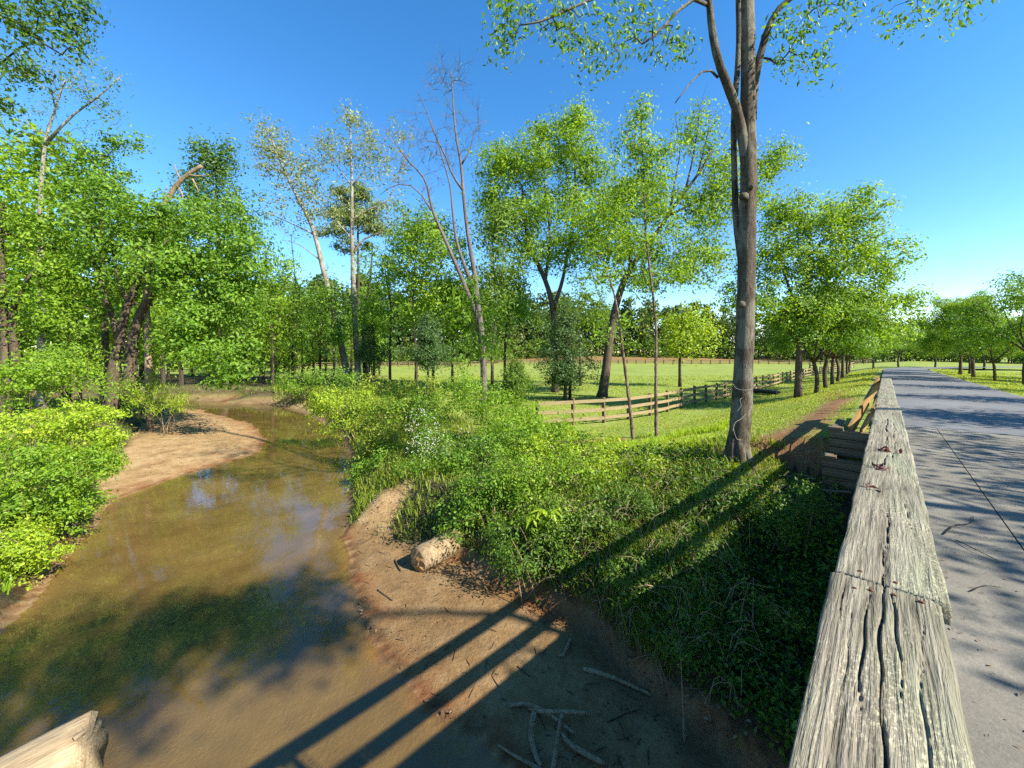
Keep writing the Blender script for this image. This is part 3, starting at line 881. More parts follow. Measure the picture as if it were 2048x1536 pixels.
# --- the tall trunk by the railing
mx, my, mz = gp(1476, 928)
Ym = my
def mp_(*pts):
    return [PD(p[0], p[1], Ym + (p[2] if len(p) > 2 else 0)) for p in pts]
main_tr = [
    ([(mx + 0.02, my, mz - 0.3)] + mp_((1478, 880), (1484, 800), (1490, 650), (1494, 480), (1497, 340), (1496, 200), (1496, 60), (1494, -120, .3), (1490, -420, .4), (1488, -800)), 0.235, 0.10),
    (mp_((1500, 240), (1512, 150), (1535, 60, -.2), (1570, 5, -.3), (1640, -30, -.5), (1760, -70, -.6), (1880, -60, -.9)), 0.10, 0.02),
    (mp_((1496, 372, .05), (1488, 290, -.02), (1474, 222, -.1), (1455, 170, -.2), (1436, 120, -.3), (1424, 60, -.3), (1418, 5, -.3), (1400, -60, -.4), (1370, -160, -.2)), 0.115, 0.05),
    (mp_((1490, 560), (1474, 460, .25), (1469, 340, .3), (1468, 230, .3), (1476, 120, .4), (1477, 20, .5), (1470, -120, .6)), 0.075, 0.05),
    (mp_((1416, 10, -.3), (1380, 0, -.4), (1340, 40, -.5), (1310, 70, -.7), (1284, 88, -.8)), 0.04, 0.018),
    (mp_((1436, 155, -.2), (1418, 140, -.3), (1395, 150, -.4), (1370, 180, -.5), (1350, 206, -.5)), 0.028, 0.010),
    (mp_((1400, -40, -.4), (1300, -40, -.6), (1180, 0, -.8), (1090, 40, -1), (1040, 50, -1)), 0.045, 0.012),
]
ml = [B(1020, 40, Ym, 60, 50, 14, dd=-1), B(1110, 20, Ym, 80, 45, 18, dd=-.8), B(1190, 90, Ym, 70, 65, 18, dd=-.8), B(1270, 60, Ym, 60, 75, 16, dd=-.6), B(1000, 90, Ym, 25, 40, 5, dd=-1),
      B(1350, 90, Ym, 50, 50, 9, dd=-.4), B(1590, 80, Ym, 60, 70, 14, dd=-.3), B(1660, 20, Ym, 90, 40, 14, dd=-.6), B(1640, 130, Ym, 40, 40, 6, dd=-.4), B(1830, -10, Ym, 110, 45, 20, dd=-.8), B(1940, 10, Ym, 40, 30, 6, dd=-.8),
      B(1480, -330, Ym, 320, 170, 60), B(1250, -150, Ym, 200, 90, 30), B(1700, -180, Ym, 170, 90, 24)]
gr = grow(main_tr, ml, 21, leaf=0.095, per=17, csize=0.17, twig=0.0055, up=0.1, aspect=0.5, droop=0.9, shell=0.5, sides=16, rough=0.055, below=0.2, flat=0.9, step=0.5, seg=0.35, full=1.15)
for (x, y, r, l) in ((1488, 395, 0.10, 0.06), (1500, 378, 0.05, 0.10), (1484, 610, 0.08, 0.05)):          # knots and a cut stub
    p = np.array(PD(x, y, Ym - 0.2)); gr[0].tube([p, p + np.array([-0.02, -l, 0.03]), p + np.array([-0.02, -l - 0.02, 0.03])], [r, r * 0.75, r * 0.3], 9)
for a in np.linspace(0, 2 * np.pi, 7, endpoint=False):                                                     # root flare
    d = np.array([math.cos(a), math.sin(a), 0])
    b0 = np.array([mx, my, mz])
    gr[0].tube([b0 + d * 0.12 + [0, 0, 0.60], b0 + d * 0.17 + [0, 0, 0.25], b0 + d * 0.25 + [0, 0, 0.03], b0 + d * 0.42 + [0, 0, -0.2]], [0.08, 0.09, 0.085, 0.05], 7, True, 0.1)
main = plant("tall_tree", "tall grey-barked tree beside the railing, its trunk rising past the frame", "tree", (mx, my, mz), gr, 'grey', 'maple')
m_vine, nt, out = new_mat("dry_vine"); principled(nt, out, (0.30, 0.26, 0.20), 0.8)
def trunk_line(pts, r, name="vine"):
    mb = MB(); p = smooth_path([PD(x, y, Ym - d * 0.84) for x, y, d in pts], 24) - np.array([mx, my, mz])
    mb.tube(p, np.full(24, r), 5); add_obj(name, mb.mesh(name, m_vine), main)
trunk_line([(1466, 768, .26), (1472, 776, .30), (1486, 780, .33), (1502, 778, .31), (1512, 770, .2)], 0.003)
trunk_line([(1475, 822, .32), (1482, 812, .33), (1480, 800, .33), (1484, 796, .33)], 0.005)
trunk_line([(1466, 862, .33), (1470, 846, .33), (1482, 838, .34), (1492, 828, .34)], 0.006)
trunk_line([(1466, 850, .32), (1469, 866, .33), (1474, 878, .33), (1482, 880, .33)], 0.005)

# --- left bank
def simple(name, label, Y, px, trunk_pts, lobes, r0, r1, bark, leafm, seed, extra=(), group=None, **kw):
    tr = [(rooted(Y, px, trunk_pts), r0, r1)] + [(path(Y, *p), a, b) for p, a, b in extra]
    return plant(name, label, "tree", gbase(Y, px), grow(tr, lobes, seed, **kw), bark, leafm, group)

Y = 21
simple("maple_tree", "big bright green tree with leaning vine-covered trunks over the sandbar", Y, 225, [(228, 740), (238, 690), (255, 610), (290, 540), (340, 480)],
       [B(420, 455, Y, 105, 70, 46), B(340, 540, Y, 110, 60, 46, dd=-1), B(455, 590, Y, 90, 70, 44), B(240, 470, Y, 105, 75, 44), B(195, 390, Y, 65, 55, 22),
        B(425, 690, Y, 95, 50, 34, dd=-1), B(180, 570, Y, 75, 70, 28), B(500, 520, Y, 45, 70, 20), B(330, 430, Y, 70, 45, 20), B(390, 640, Y, 70, 50, 22, dd=-1.5), B(470, 745, Y, 50, 30, 10, dd=-1.5), B(130, 650, Y, 50, 40, 10)],
       0.34, 0.10, 'brown', 'maple', 31, full=1.1, extra=[([(262, 800), (262, 720), (275, 640), (320, 570), (400, 520)], 0.36, 0.1), ([(240, 690), (215, 600), (190, 540), (180, 480)], 0.16, 0.05),
       ([(262, 610), (235, 560), (228, 500), (205, 420)], 0.13, 0.04)], leaf=0.175, per=84, csize=0.42, twig=0.014, rough=0.08)
simple("evergreen_tree", "dark dense tree rising behind the big bright green tree", 41, 452, [(440, 700), (436, 500), (432, 330)],
       [B(432, 330, 41, 42, 45, 22), B(400, 310, 41, 18, 40, 8), B(455, 310, 41, 16, 30, 6), B(450, 420, 41, 75, 70, 44), B(470, 530, 41, 80, 80, 44), B(490, 640, 41, 60, 60, 24), B(390, 380, 41, 40, 50, 16)],
       0.4, 0.08, 'dark', 'deep', 32, full=1.5, leaf=0.27, per=46, csize=0.68, twig=0.016)
simple("leafy_tree", "green tree with an open pointed top left of the dead snag", 25, 208, [(210, 650), (206, 450), (205, 310)],
       [B(200, 330, 25, 48, 50, 24), B(232, 282, 25, 20, 30, 8), B(180, 420, 25, 55, 45, 20), B(245, 390, 25, 35, 45, 14), B(275, 285, 25, 10, 24, 4), B(150, 340, 25, 35, 35, 10), B(200, 520, 25, 70, 60, 20)],
       0.26, 0.05, 'brown', 'maple', 33, full=1.15, leaf=0.19, per=44, csize=0.42, twig=0.013)
simple("pale_trunk_tree", "tall slim tree with a pale trunk and thin airy leaves at far left", 23, 84, [(82, 650), (80, 500), (81, 400), (90, 290), (108, 225), (130, 160)],
       [B(60, 140, 23, 70, 60, 18), B(150, 170, 23, 70, 45, 18), B(60, 250, 23, 60, 50, 14), B(195, 210, 23, 45, 50, 12), B(230, 160, 23, 20, 20, 5), B(130, 270, 23, 50, 40, 10), B(170, 110, 23, 40, 25, 5)],
       0.22, 0.035, 'pale', 'olive', 34, extra=[([(90, 290), (140, 235), (195, 195), (245, 150)], 0.09, 0.02)], leaf=0.13, per=26, csize=0.38, twig=0.010, twigs=1)
simple("bank_tree", "leafy tree filling the left edge of the picture", 19, 12, [(10, 680), (6, 560), (0, 430)],
       [B(20, 380, 19, 70, 70, 30), B(40, 480, 19, 75, 60, 34), B(95, 545, 19, 55, 60, 26), B(20, 600, 19, 70, 70, 30), B(90, 450, 19, 40, 50, 14), B(-40, 480, 19, 80, 120, 30), B(0, 300, 19, 50, 40, 10), B(110, 640, 19, 50, 45, 14)],
       0.24, 0.06, 'brown', 'spring', 35, full=1.1, extra=[([(35, 745), (24, 660), (28, 610), (50, 570), (72, 530)], 0.18, 0.06)], leaf=0.16, per=44, csize=0.40, twig=0.013)
Yc = 9.5
oh_tr = [([(-15.5, Yc, ground(-15.5, Yc) - 0.3), (-15.4, Yc, 2), (-14.9, Yc, 6), (-14.2, Yc, 10), (-14.0, Yc, 14)], 0.3, 0.12),
         ([(-14.9, Yc, 6), (-13.6, Yc, 7.6), PD(0, 30, Yc), PD(60, 70, Yc), PD(125, 110, Yc)], 0.09, 0.015), ([(-15.1, Yc, 5), (-13.8, Yc, 6.0), PD(0, 110, Yc), PD(60, 150, Yc)], 0.06, 0.012)]
plant("overhanging_tree", "tree whose dark leafy branches hang into the top left corner", "tree", (-15.5, Yc, ground(-15.5, Yc)),
      grow(oh_tr, [B(30, 30, Yc, 70, 60, 26), B(120, 30, Yc, 60, 40, 20), B(130, 90, Yc, 50, 25, 9), B(30, 130, Yc, 45, 45, 15), B(10, 220, Yc, 25, 50, 9), B(180, 20, Yc, 22, 28, 6), B(-120, 0, Yc, 150, 150, 40)], 36,
           leaf=0.10, per=30, csize=0.20, twig=0.006, up=0.2, droop=0.4, step=0.6), 'dark', 'deep')
# the broken snag
def solo(name, label, cat, pts, r0, r1, mat, k=9, m=18, rough=0.12, group=None):
    mb = MB(); p = smooth_path(pts, m); b = p[0].copy()
    mb.tube(p - b, r0 + (r1 - r0) * np.linspace(0, 1, m), k, True, rough)
    return tag(add_obj(name, mb.mesh(name, mat, True), None, b), label, cat, group)
sn = path(21.3, (300, 800), (296, 700), (293, 600), (294, 520), (306, 460), (330, 410), (352, 372), (378, 348), (404, 332))
sn[0] = (sn[0][0], sn[0][1], ground(sn[0][0], sn[0][1]) - 0.2)
snag = tag(add_obj("dead_snag", None, None, sn[0]), "dead tan tree trunk snapped and arching above the green crowns", "tree")
mb = MB(); b0 = np.array(sn[0]); p_ = smooth_path(sn, 30) - b0
mb.tube(p_, 0.17 + (0.10 - 0.17) * np.linspace(0, 1, 30), 10, True, 0.18)
add_obj("trunk", mb.mesh("trunk", BARK['snag'], True), snag)
for pts in (((378, 348), (392, 338), (410, 322)), ((362, 360), (352, 340), (350, 328)), ((375, 350), (400, 352), (420, 350)), ((385, 358), (392, 372), (398, 385)), ((340, 395), (332, 385), (334, 372)), ((355, 372), (366, 395), (352, 412))):
    mb = MB(); q = smooth_path(path(21.3, *pts), 8) - b0
    mb.tube(q, np.linspace(0.06, 0.015, 8), 6, True, 0.2); add_obj("splinter", mb.mesh("splinter", BARK['snag'], True), snag)

# --- sycamores, the pine and the bare tree on the creek's right bank
Y = 44
simple("leaning_sycamore", "pale leaning sycamore, left one of the pair on the creek bank", Y, 700, [(694, 745), (672, 640), (648, 545), (625, 455), (590, 385), (560, 320), (535, 255)],
       [B(535, 270, Y, 32, 42, 22), B(565, 310, Y, 42, 50, 26), B(600, 370, Y, 45, 50, 24), B(540, 340, Y, 45, 45, 16), B(570, 420, Y, 50, 40, 12), B(620, 430, Y, 40, 40, 12), B(520, 300, Y, 22, 30, 8), B(610, 330, Y, 25, 30, 10)],
       0.46, 0.08, 'pale', 'pale', 41, extra=[([(630, 470), (590, 450), (545, 430), (520, 420)], 0.1, 0.02), ([(640, 520), (600, 490), (565, 480)], 0.08, 0.02)], leaf=0.27, per=26, csize=0.62, twig=0.016, up=0.1, twigs=2, twig_len=1.3)
simple("straight_sycamore", "straight sycamore with white spreading limbs and pale young leaves", Y, 718, [(716, 745), (710, 640), (706, 540), (704, 450), (704, 370), (702, 300), (700, 225)],
       [B(700, 240, Y, 24, 32, 14), B(735, 270, Y, 30, 45, 18), B(660, 290, Y, 30, 40, 16), B(700, 310, Y, 40, 40, 18), B(745, 320, Y, 35, 40, 16), B(650, 340, Y, 30, 30, 9), B(780, 340, Y, 40, 50, 16), B(780, 400, Y, 40, 40, 8), B(660, 430, Y, 50, 45, 12),
        B(760, 440, Y, 60, 40, 14), B(640, 390, Y, 30, 30, 8), B(800, 270, Y, 30, 40, 8)],
       0.44, 0.06, 'pale', 'pale', 42, extra=[([(705, 510), (725, 480), (760, 465), (790, 440), (825, 420)], 0.14, 0.03), ([(704, 440), (735, 420), (775, 400), (800, 340)], 0.12, 0.03), ([(705, 480), (680, 450), (655, 425), (630, 400)], 0.12, 0.03),
       ([(704, 372), (728, 340), (740, 300)], 0.11, 0.03), ([(704, 372), (680, 340), (650, 300)], 0.09, 0.03), ([(706, 520), (735, 510), (770, 490)], 0.06, 0.02)], leaf=0.27, per=24, csize=0.60, twig=0.016, up=0.1, twigs=2, twig_len=1.3)
simple("dark_bank_tree", "dark trunk standing close behind the straight sycamore", 46, 732, [(731, 745), (728, 650), (740, 560), (745, 500)],
       [B(745, 560, 46, 45, 45, 16), B(720, 620, 46, 40, 40, 12), B(770, 610, 46, 40, 45, 14)], 0.4, 0.06, 'dark', 'olive', 43, leaf=0.24, per=26, csize=0.6, twig=0.014)
Y = 58
simple("pine_tree", "pine with a rounded olive crown behind the sycamores", Y, 717, [(717, 620), (716, 480), (714, 385)],
       [B(700, 395, Y, 42, 22, 16), B(715, 375, Y, 22, 14, 6), B(740, 425, Y, 32, 16, 12), B(680, 425, Y, 30, 16, 12), B(715, 440, Y, 50, 16, 16), B(670, 465, Y, 36, 12, 10), B(755, 460, Y, 30, 12, 10), B(700, 490, Y, 40, 10, 8)],
       0.34, 0.08, 'dark', 'pine', 44, leaf=0.55, per=95, csize=0.75, twig=0.022, aspect=0.22, up=0.2, flat=0.45)
Y = 30
simple("bare_tree", "tall nearly leafless tree with dark bare limbs against the sky", Y, 968, [(966, 700), (955, 600), (948, 540), (936, 470), (928, 400), (922, 330), (912, 270), (906, 200), (903, 140)],
       [B(905, 150, Y, 50, 32, 22), B(870, 180, Y, 45, 30, 12), B(945, 240, Y, 30, 40, 10), B(905, 230, Y, 45, 45, 14), B(810, 270, Y, 45, 50, 20), B(850, 300, Y, 50, 50, 18), B(800, 340, Y, 35, 40, 12), B(880, 310, Y, 40, 50, 14), B(930, 310, Y, 30, 40, 10), B(860, 390, Y, 40, 40, 10)],
       0.30, 0.03, 'bare', 'olive', 45, extra=[([(958, 640), (925, 560), (895, 490), (865, 420), (850, 360), (815, 320), (790, 285)], 0.20, 0.03), ([(940, 560), (915, 490), (905, 420), (900, 370), (880, 300), (862, 240)], 0.14, 0.025),
       ([(926, 380), (905, 350), (890, 310), (870, 270), (850, 215), (835, 185)], 0.10, 0.02), ([(922, 330), (940, 300), (950, 260), (972, 240)], 0.07, 0.015), ([(862, 420), (830, 375), (790, 370), (760, 390)], 0.07, 0.015), ([(895, 490), (870, 440), (800, 450)], 0.06, 0.015)],
       leaf=0.12, per=3, csize=0.5, twig=0.011, twigs=5, twig_len=1.1, below=0.35)
# --- understorey between the creek and the pasture
und = [(780, 40, 470, 'spring', "slim green tree just right of the straight sycamore", [(770, 540, 54, 53, 24), (800, 600, 61, 59, 26), (745, 640, 54, 47, 19), (815, 480, 36, 47, 14)]),
       (832, 34, 430, 'spring', "dark-stemmed green tree left of the bare tree", [(835, 470, 61, 59, 31), (870, 530, 61, 59, 28), (810, 540, 48, 59, 21), (850, 600, 67, 47, 24)]),
       (866, 37, 420, 'maple', "green tree in front of the bare tree's left limb", [(890, 500, 54, 70, 31), (910, 580, 54, 59, 26), (860, 450, 36, 41, 14)]),
       (985, 33, 430, 'olive', "green tree directly right of the bare tree", [(985, 480, 48, 59, 26), (1000, 560, 48, 59, 26), (970, 610, 48, 47, 19), (1010, 430, 30, 35, 12)]),
       (585, 46, 560, 'olive', "slim tree between the evergreen and the leaning sycamore", [(590, 600, 54, 47, 24), (560, 650, 48, 47, 19), (620, 640, 48, 47, 16)]),
       (545, 40, 520, 'spring', "thin dark tree at the right edge of the evergreen", [(540, 600, 42, 47, 16), (560, 540, 42, 41, 12), (525, 660, 48, 47, 19)]),
       (905, 38, 500, 'spring', "bushy green tree between the dark cedar and the bare tree", [(905, 640, 61, 53, 24), (940, 600, 54, 53, 21), (880, 590, 54, 47, 19)]),
       (1010, 37, 520, 'maple', "green tree filling the gap left of the large airy tree", [(1015, 560, 54, 59, 24), (1035, 620, 48, 47, 19), (985, 640, 48, 41, 14)]),
       (1160, 42, 560, 'olive', "low green tree behind the fence corner cedar", [(1165, 600, 61, 47, 21), (1130, 640, 54, 41, 16), (1200, 640, 48, 41, 14)]),
       (1360, 40, 620, 'lime', "rounded yellow-green tree left of the tall trunk across the pasture", [(1370, 650, 54, 47, 31), (1400, 680, 42, 35, 16), (1345, 680, 36, 35, 14)]),
       (640, 42, 560, 'maple', "green tree under the leaning sycamore", [(640, 620, 54, 47, 21), (670, 600, 42, 47, 14), (620, 690, 54, 35, 16), (670, 660, 48, 47, 16)])]
for i, (px, Yu, top, lm, lab, lobes) in enumerate(und):
    simple("understorey_tree", lab, Yu, px, [(px, 700), (px + random.uniform(-8, 8), 620), (lobes[0][0], lobes[0][1])], [B(a, b, Yu, c, d, n) for a, b, c, d, n in lobes],
           0.17, 0.05, 'dark', lm, 60 + i, group="young trees along the creek bank", leaf=0.24, per=52, csize=0.62, twig=0.012, full=1.3)
# --- large trees by the pasture
Y = 35
simple("elm_tree", "large airy light green tree standing behind the cedar at the pasture edge", Y, 1110, [(1110, 720), (1106, 620), (1090, 560), (1068, 510), (1050, 450), (1045, 380)],
       [B(1000, 330, Y, 54, 61, 30), B(1065, 330, Y, 66, 67, 36), B(1140, 290, Y, 66, 61, 36), B(1020, 420, Y, 72, 67, 34), B(1100, 420, Y, 78, 72, 38), B(1180, 360, Y, 60, 67, 30), B(1060, 500, Y, 66, 56, 26), B(1140, 500, Y, 66, 56, 26), B(1090, 270, Y, 36, 33, 12), B(1150, 240, Y, 33, 28, 12), B(985, 400, Y, 36, 56, 12), B(1190, 450, Y, 54, 56, 18)],
       0.36, 0.10, 'brown', 'spring', 46, full=2.0, extra=[([(1106, 620), (1125, 560), (1140, 480), (1150, 400), (1150, 300)], 0.22, 0.05), ([(1068, 510), (1030, 470), (1000, 400)], 0.12, 0.03), ([(1090, 560), (1100, 480), (1090, 380), (1085, 300)], 0.16, 0.04)],
       leaf=0.24, per=36, csize=0.58, twig=0.013, up=0.1, droop=0.4)
Y = 31
simple("leaning_tree", "thick tree leaning right over the fence with bare upright twigs at its end", Y, 1203, [(1212, 740), (1222, 660), (1238, 590), (1262, 535), (1310, 470), (1350, 410), (1395, 350), (1425, 300)],
       [B(1240, 420, Y, 66, 60, 26), B(1300, 390, Y, 54, 55, 20), B(1230, 500, Y, 72, 49, 26), B(1320, 500, Y, 72, 49, 22), B(1390, 420, Y, 66, 60, 22), B(1440, 390, Y, 54, 66, 20), B(1380, 540, Y, 72, 44, 18), B(1440, 330, Y, 36, 55, 12), B(1290, 560, Y, 72, 38, 16), B(1430, 500, Y, 48, 44, 10), B(1550, 320, Y, 42, 38, 14), B(1510, 390, Y, 54, 38, 12), B(1390, 270, Y, 42, 55, 12)],
       0.42, 0.07, 'brown', 'spring', 47, full=2.2, extra=[([(1340, 425), (1350, 360), (1360, 300), (1350, 230)], 0.09, 0.02), ([(1370, 385), (1385, 320), (1395, 260), (1400, 210)], 0.09, 0.02), ([(1395, 350), (1410, 290), (1425, 220)], 0.07, 0.02), ([(1262, 535), (1255, 470), (1240, 400)], 0.14, 0.04), ([(1340, 430), (1400, 400), (1460, 370), (1530, 330)], 0.1, 0.02)],
       leaf=0.22, per=32, csize=0.55, twig=0.013, up=0.1, droop=0.4, twigs=2, twig_len=1.4)
# cedars
def cedar(label, Y, px, top, bot, half, n, seed, leafm='cedar'):
    x = (px - 1024) / F * Y; zg = ground(x, Y)
    z1 = EYE - (top - YH) * Y / F; z0 = EYE - (bot - YH) * Y / F; R0 = half * Y / F
    lobes = [((x, Y, z0 + (z1 - z0) * u), (R0 * w, R0 * w, (z1 - z0) * 0.14), int(n * w)) for u, w in ((0.08, 0.85), (0.25, 1.0), (0.45, 0.85), (0.65, 0.62), (0.82, 0.4), (0.95, 0.16))]
    return plant("cedar_tree", label, "tree", (x, Y, zg), grow([([(x, Y, zg - 0.2), (x + .05, Y, (zg + z1) / 2), (x, Y, z1)], 0.14, 0.02)], lobes, seed, leaf=0.21, per=85, csize=0.30, twig=0.012, aspect=0.28, up=0.2, shell=0.6, flat=0.8), 'brown', leafm, "cedars at the pasture edge")
cedar("dark cedar with a round low crown left of the bare tree", 30, 855, 630, 730, 62, 24, 70)
cedar("large loose cedar in front of the leaning tree's fence corner", 29, 1130, 620, 770, 72, 32, 71)
cedar("small dark cedar at the foot of the straight sycamore", 40, 738, 650, 725, 38, 16, 72)
cedar("small pale young cedar alone in the pasture by the brush", 27, 1030, 720, 795, 28, 14, 73, 'olive')
# saplings
for (lab, Y, bx, pts, lobes, seed) in (
        ("thin flaky-barked sapling leaning left in front of the fence", 14.6, 1268, [(1258, 800), (1248, 720), (1238, 640), (1226, 580), (1206, 530), (1180, 480)], [B(1190, 470, 14.6, 60, 50, 18), B(1150, 430, 14.6, 50, 40, 10), B(1210, 550, 14.6, 50, 40, 12), B(1230, 660, 14.6, 50, 40, 6), B(1240, 430, 14.6, 45, 45, 12)], 80),
        ("tall straight flaky-barked sapling with a narrow leafy top", 14.9, 1313, [(1312, 800), (1312, 720), (1311, 640), (1302, 560), (1292, 470), (1288, 380), (1284, 290), (1280, 200)], [B(1280, 230, 14.9, 25, 35, 12), B(1270, 290, 14.9, 50, 25, 16), B(1290, 340, 14.9, 55, 35, 18), B(1260, 380, 14.9, 45, 35, 12), B(1330, 300, 14.9, 28, 25, 6), B(1320, 430, 14.9, 50, 40, 12), B(1350, 560, 14.9, 45, 40, 8), B(1260, 480, 14.9, 45, 40, 10)], 81)):
    t = grow([(rooted(Y, bx, pts), 0.075, 0.018)], lobes, seed, leaf=0.12, per=34, csize=0.30, twig=0.006, full=1.4, up=0.15, droop=0.3, rough=0.16, sides=9, seg=0.12, step=0.7)
    plant("sapling", lab, "tree", gbase(Y, bx), t, 'birch', 'spring', "flaky-barked saplings before the fence")
Y = 19
simple("broad_leaf_sapling", "young tree with large drooping leaves rising from the brush below the bare tree", Y, 963, [(964, 740), (955, 660), (948, 590)],
       [B(950, 590, Y, 50, 40, 12), B(920, 640, Y, 45, 40, 10), B(985, 620, Y, 45, 40, 10), B(940, 690, Y, 60, 35, 10), B(985, 690, Y, 40, 30, 6)], 0.08, 0.02, 'grey', 'spring', 82, leaf=0.22, per=22, csize=0.35, twig=0.008, droop=0.6, up=0.3, aspect=0.4)
# --- maples along the road
bx, by, bz = gp(1596, 795)
Y = by
maple = simple("road_maple", "round-crowned green maple on the lawn, nearest of the row beside the road", Y, 1596,
               [(1597, 740), (1600, 680), (1603, 640)],
               [B(1600, 440, Y, 70, 55, 34), B(1690, 440, Y, 75, 55, 38), B(1550, 520, Y, 70, 55, 34), B(1640, 530, Y, 90, 65, 46), B(1740, 520, Y, 75, 60, 38), B(1500, 600, Y, 60, 45, 22), B(1590, 620, Y, 80, 50, 32), B(1680, 620, Y, 90, 50, 36),
                B(1775, 610, Y, 65, 50, 28), B(1740, 665, Y, 65, 30, 16), B(1730, 395, Y, 20, 22, 6), B(1560, 430, Y, 35, 35, 12)], 0.21, 0.15, 'brown', 'spring', 90, full=1.9,
               extra=[([(1603, 640), (1580, 580), (1560, 520), (1550, 460)], 0.10, 0.03), ([(1603, 640), (1615, 560), (1620, 480), (1615, 420)], 0.12, 0.03), ([(1603, 650), (1650, 590), (1690, 530), (1720, 460)], 0.11, 0.03),
                      ([(1603, 650), (1680, 620), (1750, 590), (1790, 570)], 0.09, 0.02), ([(1601, 690), (1560, 640), (1510, 610)], 0.08, 0.02), ([(1601, 690), (1660, 660), (1730, 650)], 0.07, 0.02)],
               leaf=0.15, per=44, csize=0.36, twig=0.011, group="maples lining the road")
x2, y2 = ST(29, -3.0); g = np.random.default_rng(17); z2 = ground(x2, y2)
maple_b = plant("road_maple", "second maple from the railing in the row on the lawn", "tree", (x2, y2, z2 - 0.05),
                grow([([(x2, y2, z2 - .2), (x2 + .1, y2, z2 + 1.2), (x2 - .1, y2 + .1, z2 + 2.4)], 0.17, 0.12)] +
                     [([(x2 - .1, y2 + .1, z2 + 2.3), (x2 + 1.3 * math.cos(a), y2 + 1.3 * math.sin(a), z2 + 4.0), (x2 + 2.2 * math.cos(a + .2), y2 + 2.2 * math.sin(a + .2), z2 + h_)], 0.08, 0.02) for a, h_ in ((0.3, 6.2), (1.7, 6.8), (2.9, 5.6), (4.1, 7.0), (5.4, 5.8))],
                     [((x2 + r_ * math.cos(a), y2 + r_ * math.sin(a), z2 + h_), (1.5, 1.5, 1.0), 24) for r_, a, h_ in ((0.4, 0, 7.2), (1.9, .4, 6.0), (2.0, 1.6, 6.4), (2.1, 2.8, 5.4), (1.8, 4.0, 6.6), (2.2, 5.3, 5.2), (2.6, .9, 4.3), (2.5, 2.2, 4.0), (2.6, 3.6, 4.2), (2.5, 4.8, 3.9), (2.4, 6.0, 3.7))], 91,
                     leaf=0.15, per=46, csize=0.36, twig=0.011), 'brown', 'maple', "maples lining the road")
maple_b.scale = (0.8, 0.8, 0.8)
def on_st(s, t):
    x, y = ST(s, t)
    return (x, y, ground(x, y) - 0.05)
for s_, t_, rz, k, lab in ((34.5, -3.0, 2.6, 0.82, "third maple in the lawn row, with a pale trunk"),
                           (40, -3.1, 4.0, 0.80, "fourth maple along the left side of the road"), (46, -3.2, 5.3, 0.8, "fifth maple along the left side of the road"), (55, -3.4, 0.4, 0.8, "sixth maple along the left side of the road"),
                           (66, -3.6, 2.0, 0.8, "maple near the far end of the lawn row"), (78, -4, 3.2, 0.8, "last maple of the lawn row near the fence end"),
                           (42.4, 6.7, 3.3, 0.82, "maple at the right picture edge beside the curved fence"), (46.5, 5.9, 0.7, 0.55, "second maple from the right edge across the road"), (53.5, 5.6, 1.9, 0.62, "dark green maple third from the right edge across the road"),
                           (61, 5.5, 4.4, 0.68, "maple on the inside of the road bend"), (70, 7.0, 5.0, 0.75, "maple beyond the inside of the road bend"), (58, 12, 2.2, 0.62, "maple behind the right-hand fence"), (50, 13, 0.2, 0.80, "taller maple behind the curved fence at right"), (66, 17, 3.9, 0.9, "maple standing deep in the right-hand meadow"),
                           (86, -1.5, 1.0, 0.82, "maple at the outer side of the road bend"), (92, 1.5, 2.9, 0.85, "second maple at the outer side of the road bend"), (98, 6, 4.6, 0.85, "third maple at the outer side of the road bend"), (104, 12, 5.8, 0.9, "far maple behind the road bend")):
    pick_b = int(s_) % 2 == 0
    copy_tree(maple_b if pick_b else maple, on_st(s_, t_), rz, k * (1.12 if pick_b else 1.0), lab)

# --- trees out of the picture to the right, across the road: their shade falls on water, deck and lawn
def shade_tree(label, s, t, h, spread, z0, n, seed, r=0.25, leafm='maple', bark='brown', per=36, leaf=0.2):
    x, y = ST(s, t); zg = ground(x, y)
    g = np.random.default_rng(seed)
    lobes = [((x + g.uniform(-.5, .5) * spread, y + g.uniform(-.5, .5) * spread, z0 + (h - z0) * u), (spread * w, spread * w, (h - z0) * 0.22), int(n * w)) for u, w in ((0.1, 0.7), (0.35, 1.0), (0.6, 0.9), (0.85, 0.55))]
    return plant("roadside_tree", label, "tree", (x, y, zg), grow([([(x, y, zg - .3), (x + .2, y, zg + h * .5), (x, y, zg + h * .95)], r, r * .3)], lobes, seed, leaf=leaf, per=per, csize=0.55, twig=0.014), bark, leafm, "trees across the road from the railing")
def stlobe(s, t, z, rs, rz, n):
    x, y = ST(s, t)
    return ((x, y, z), (rs, rs, rz), n)
x, y = ST(9.2, 12.0)
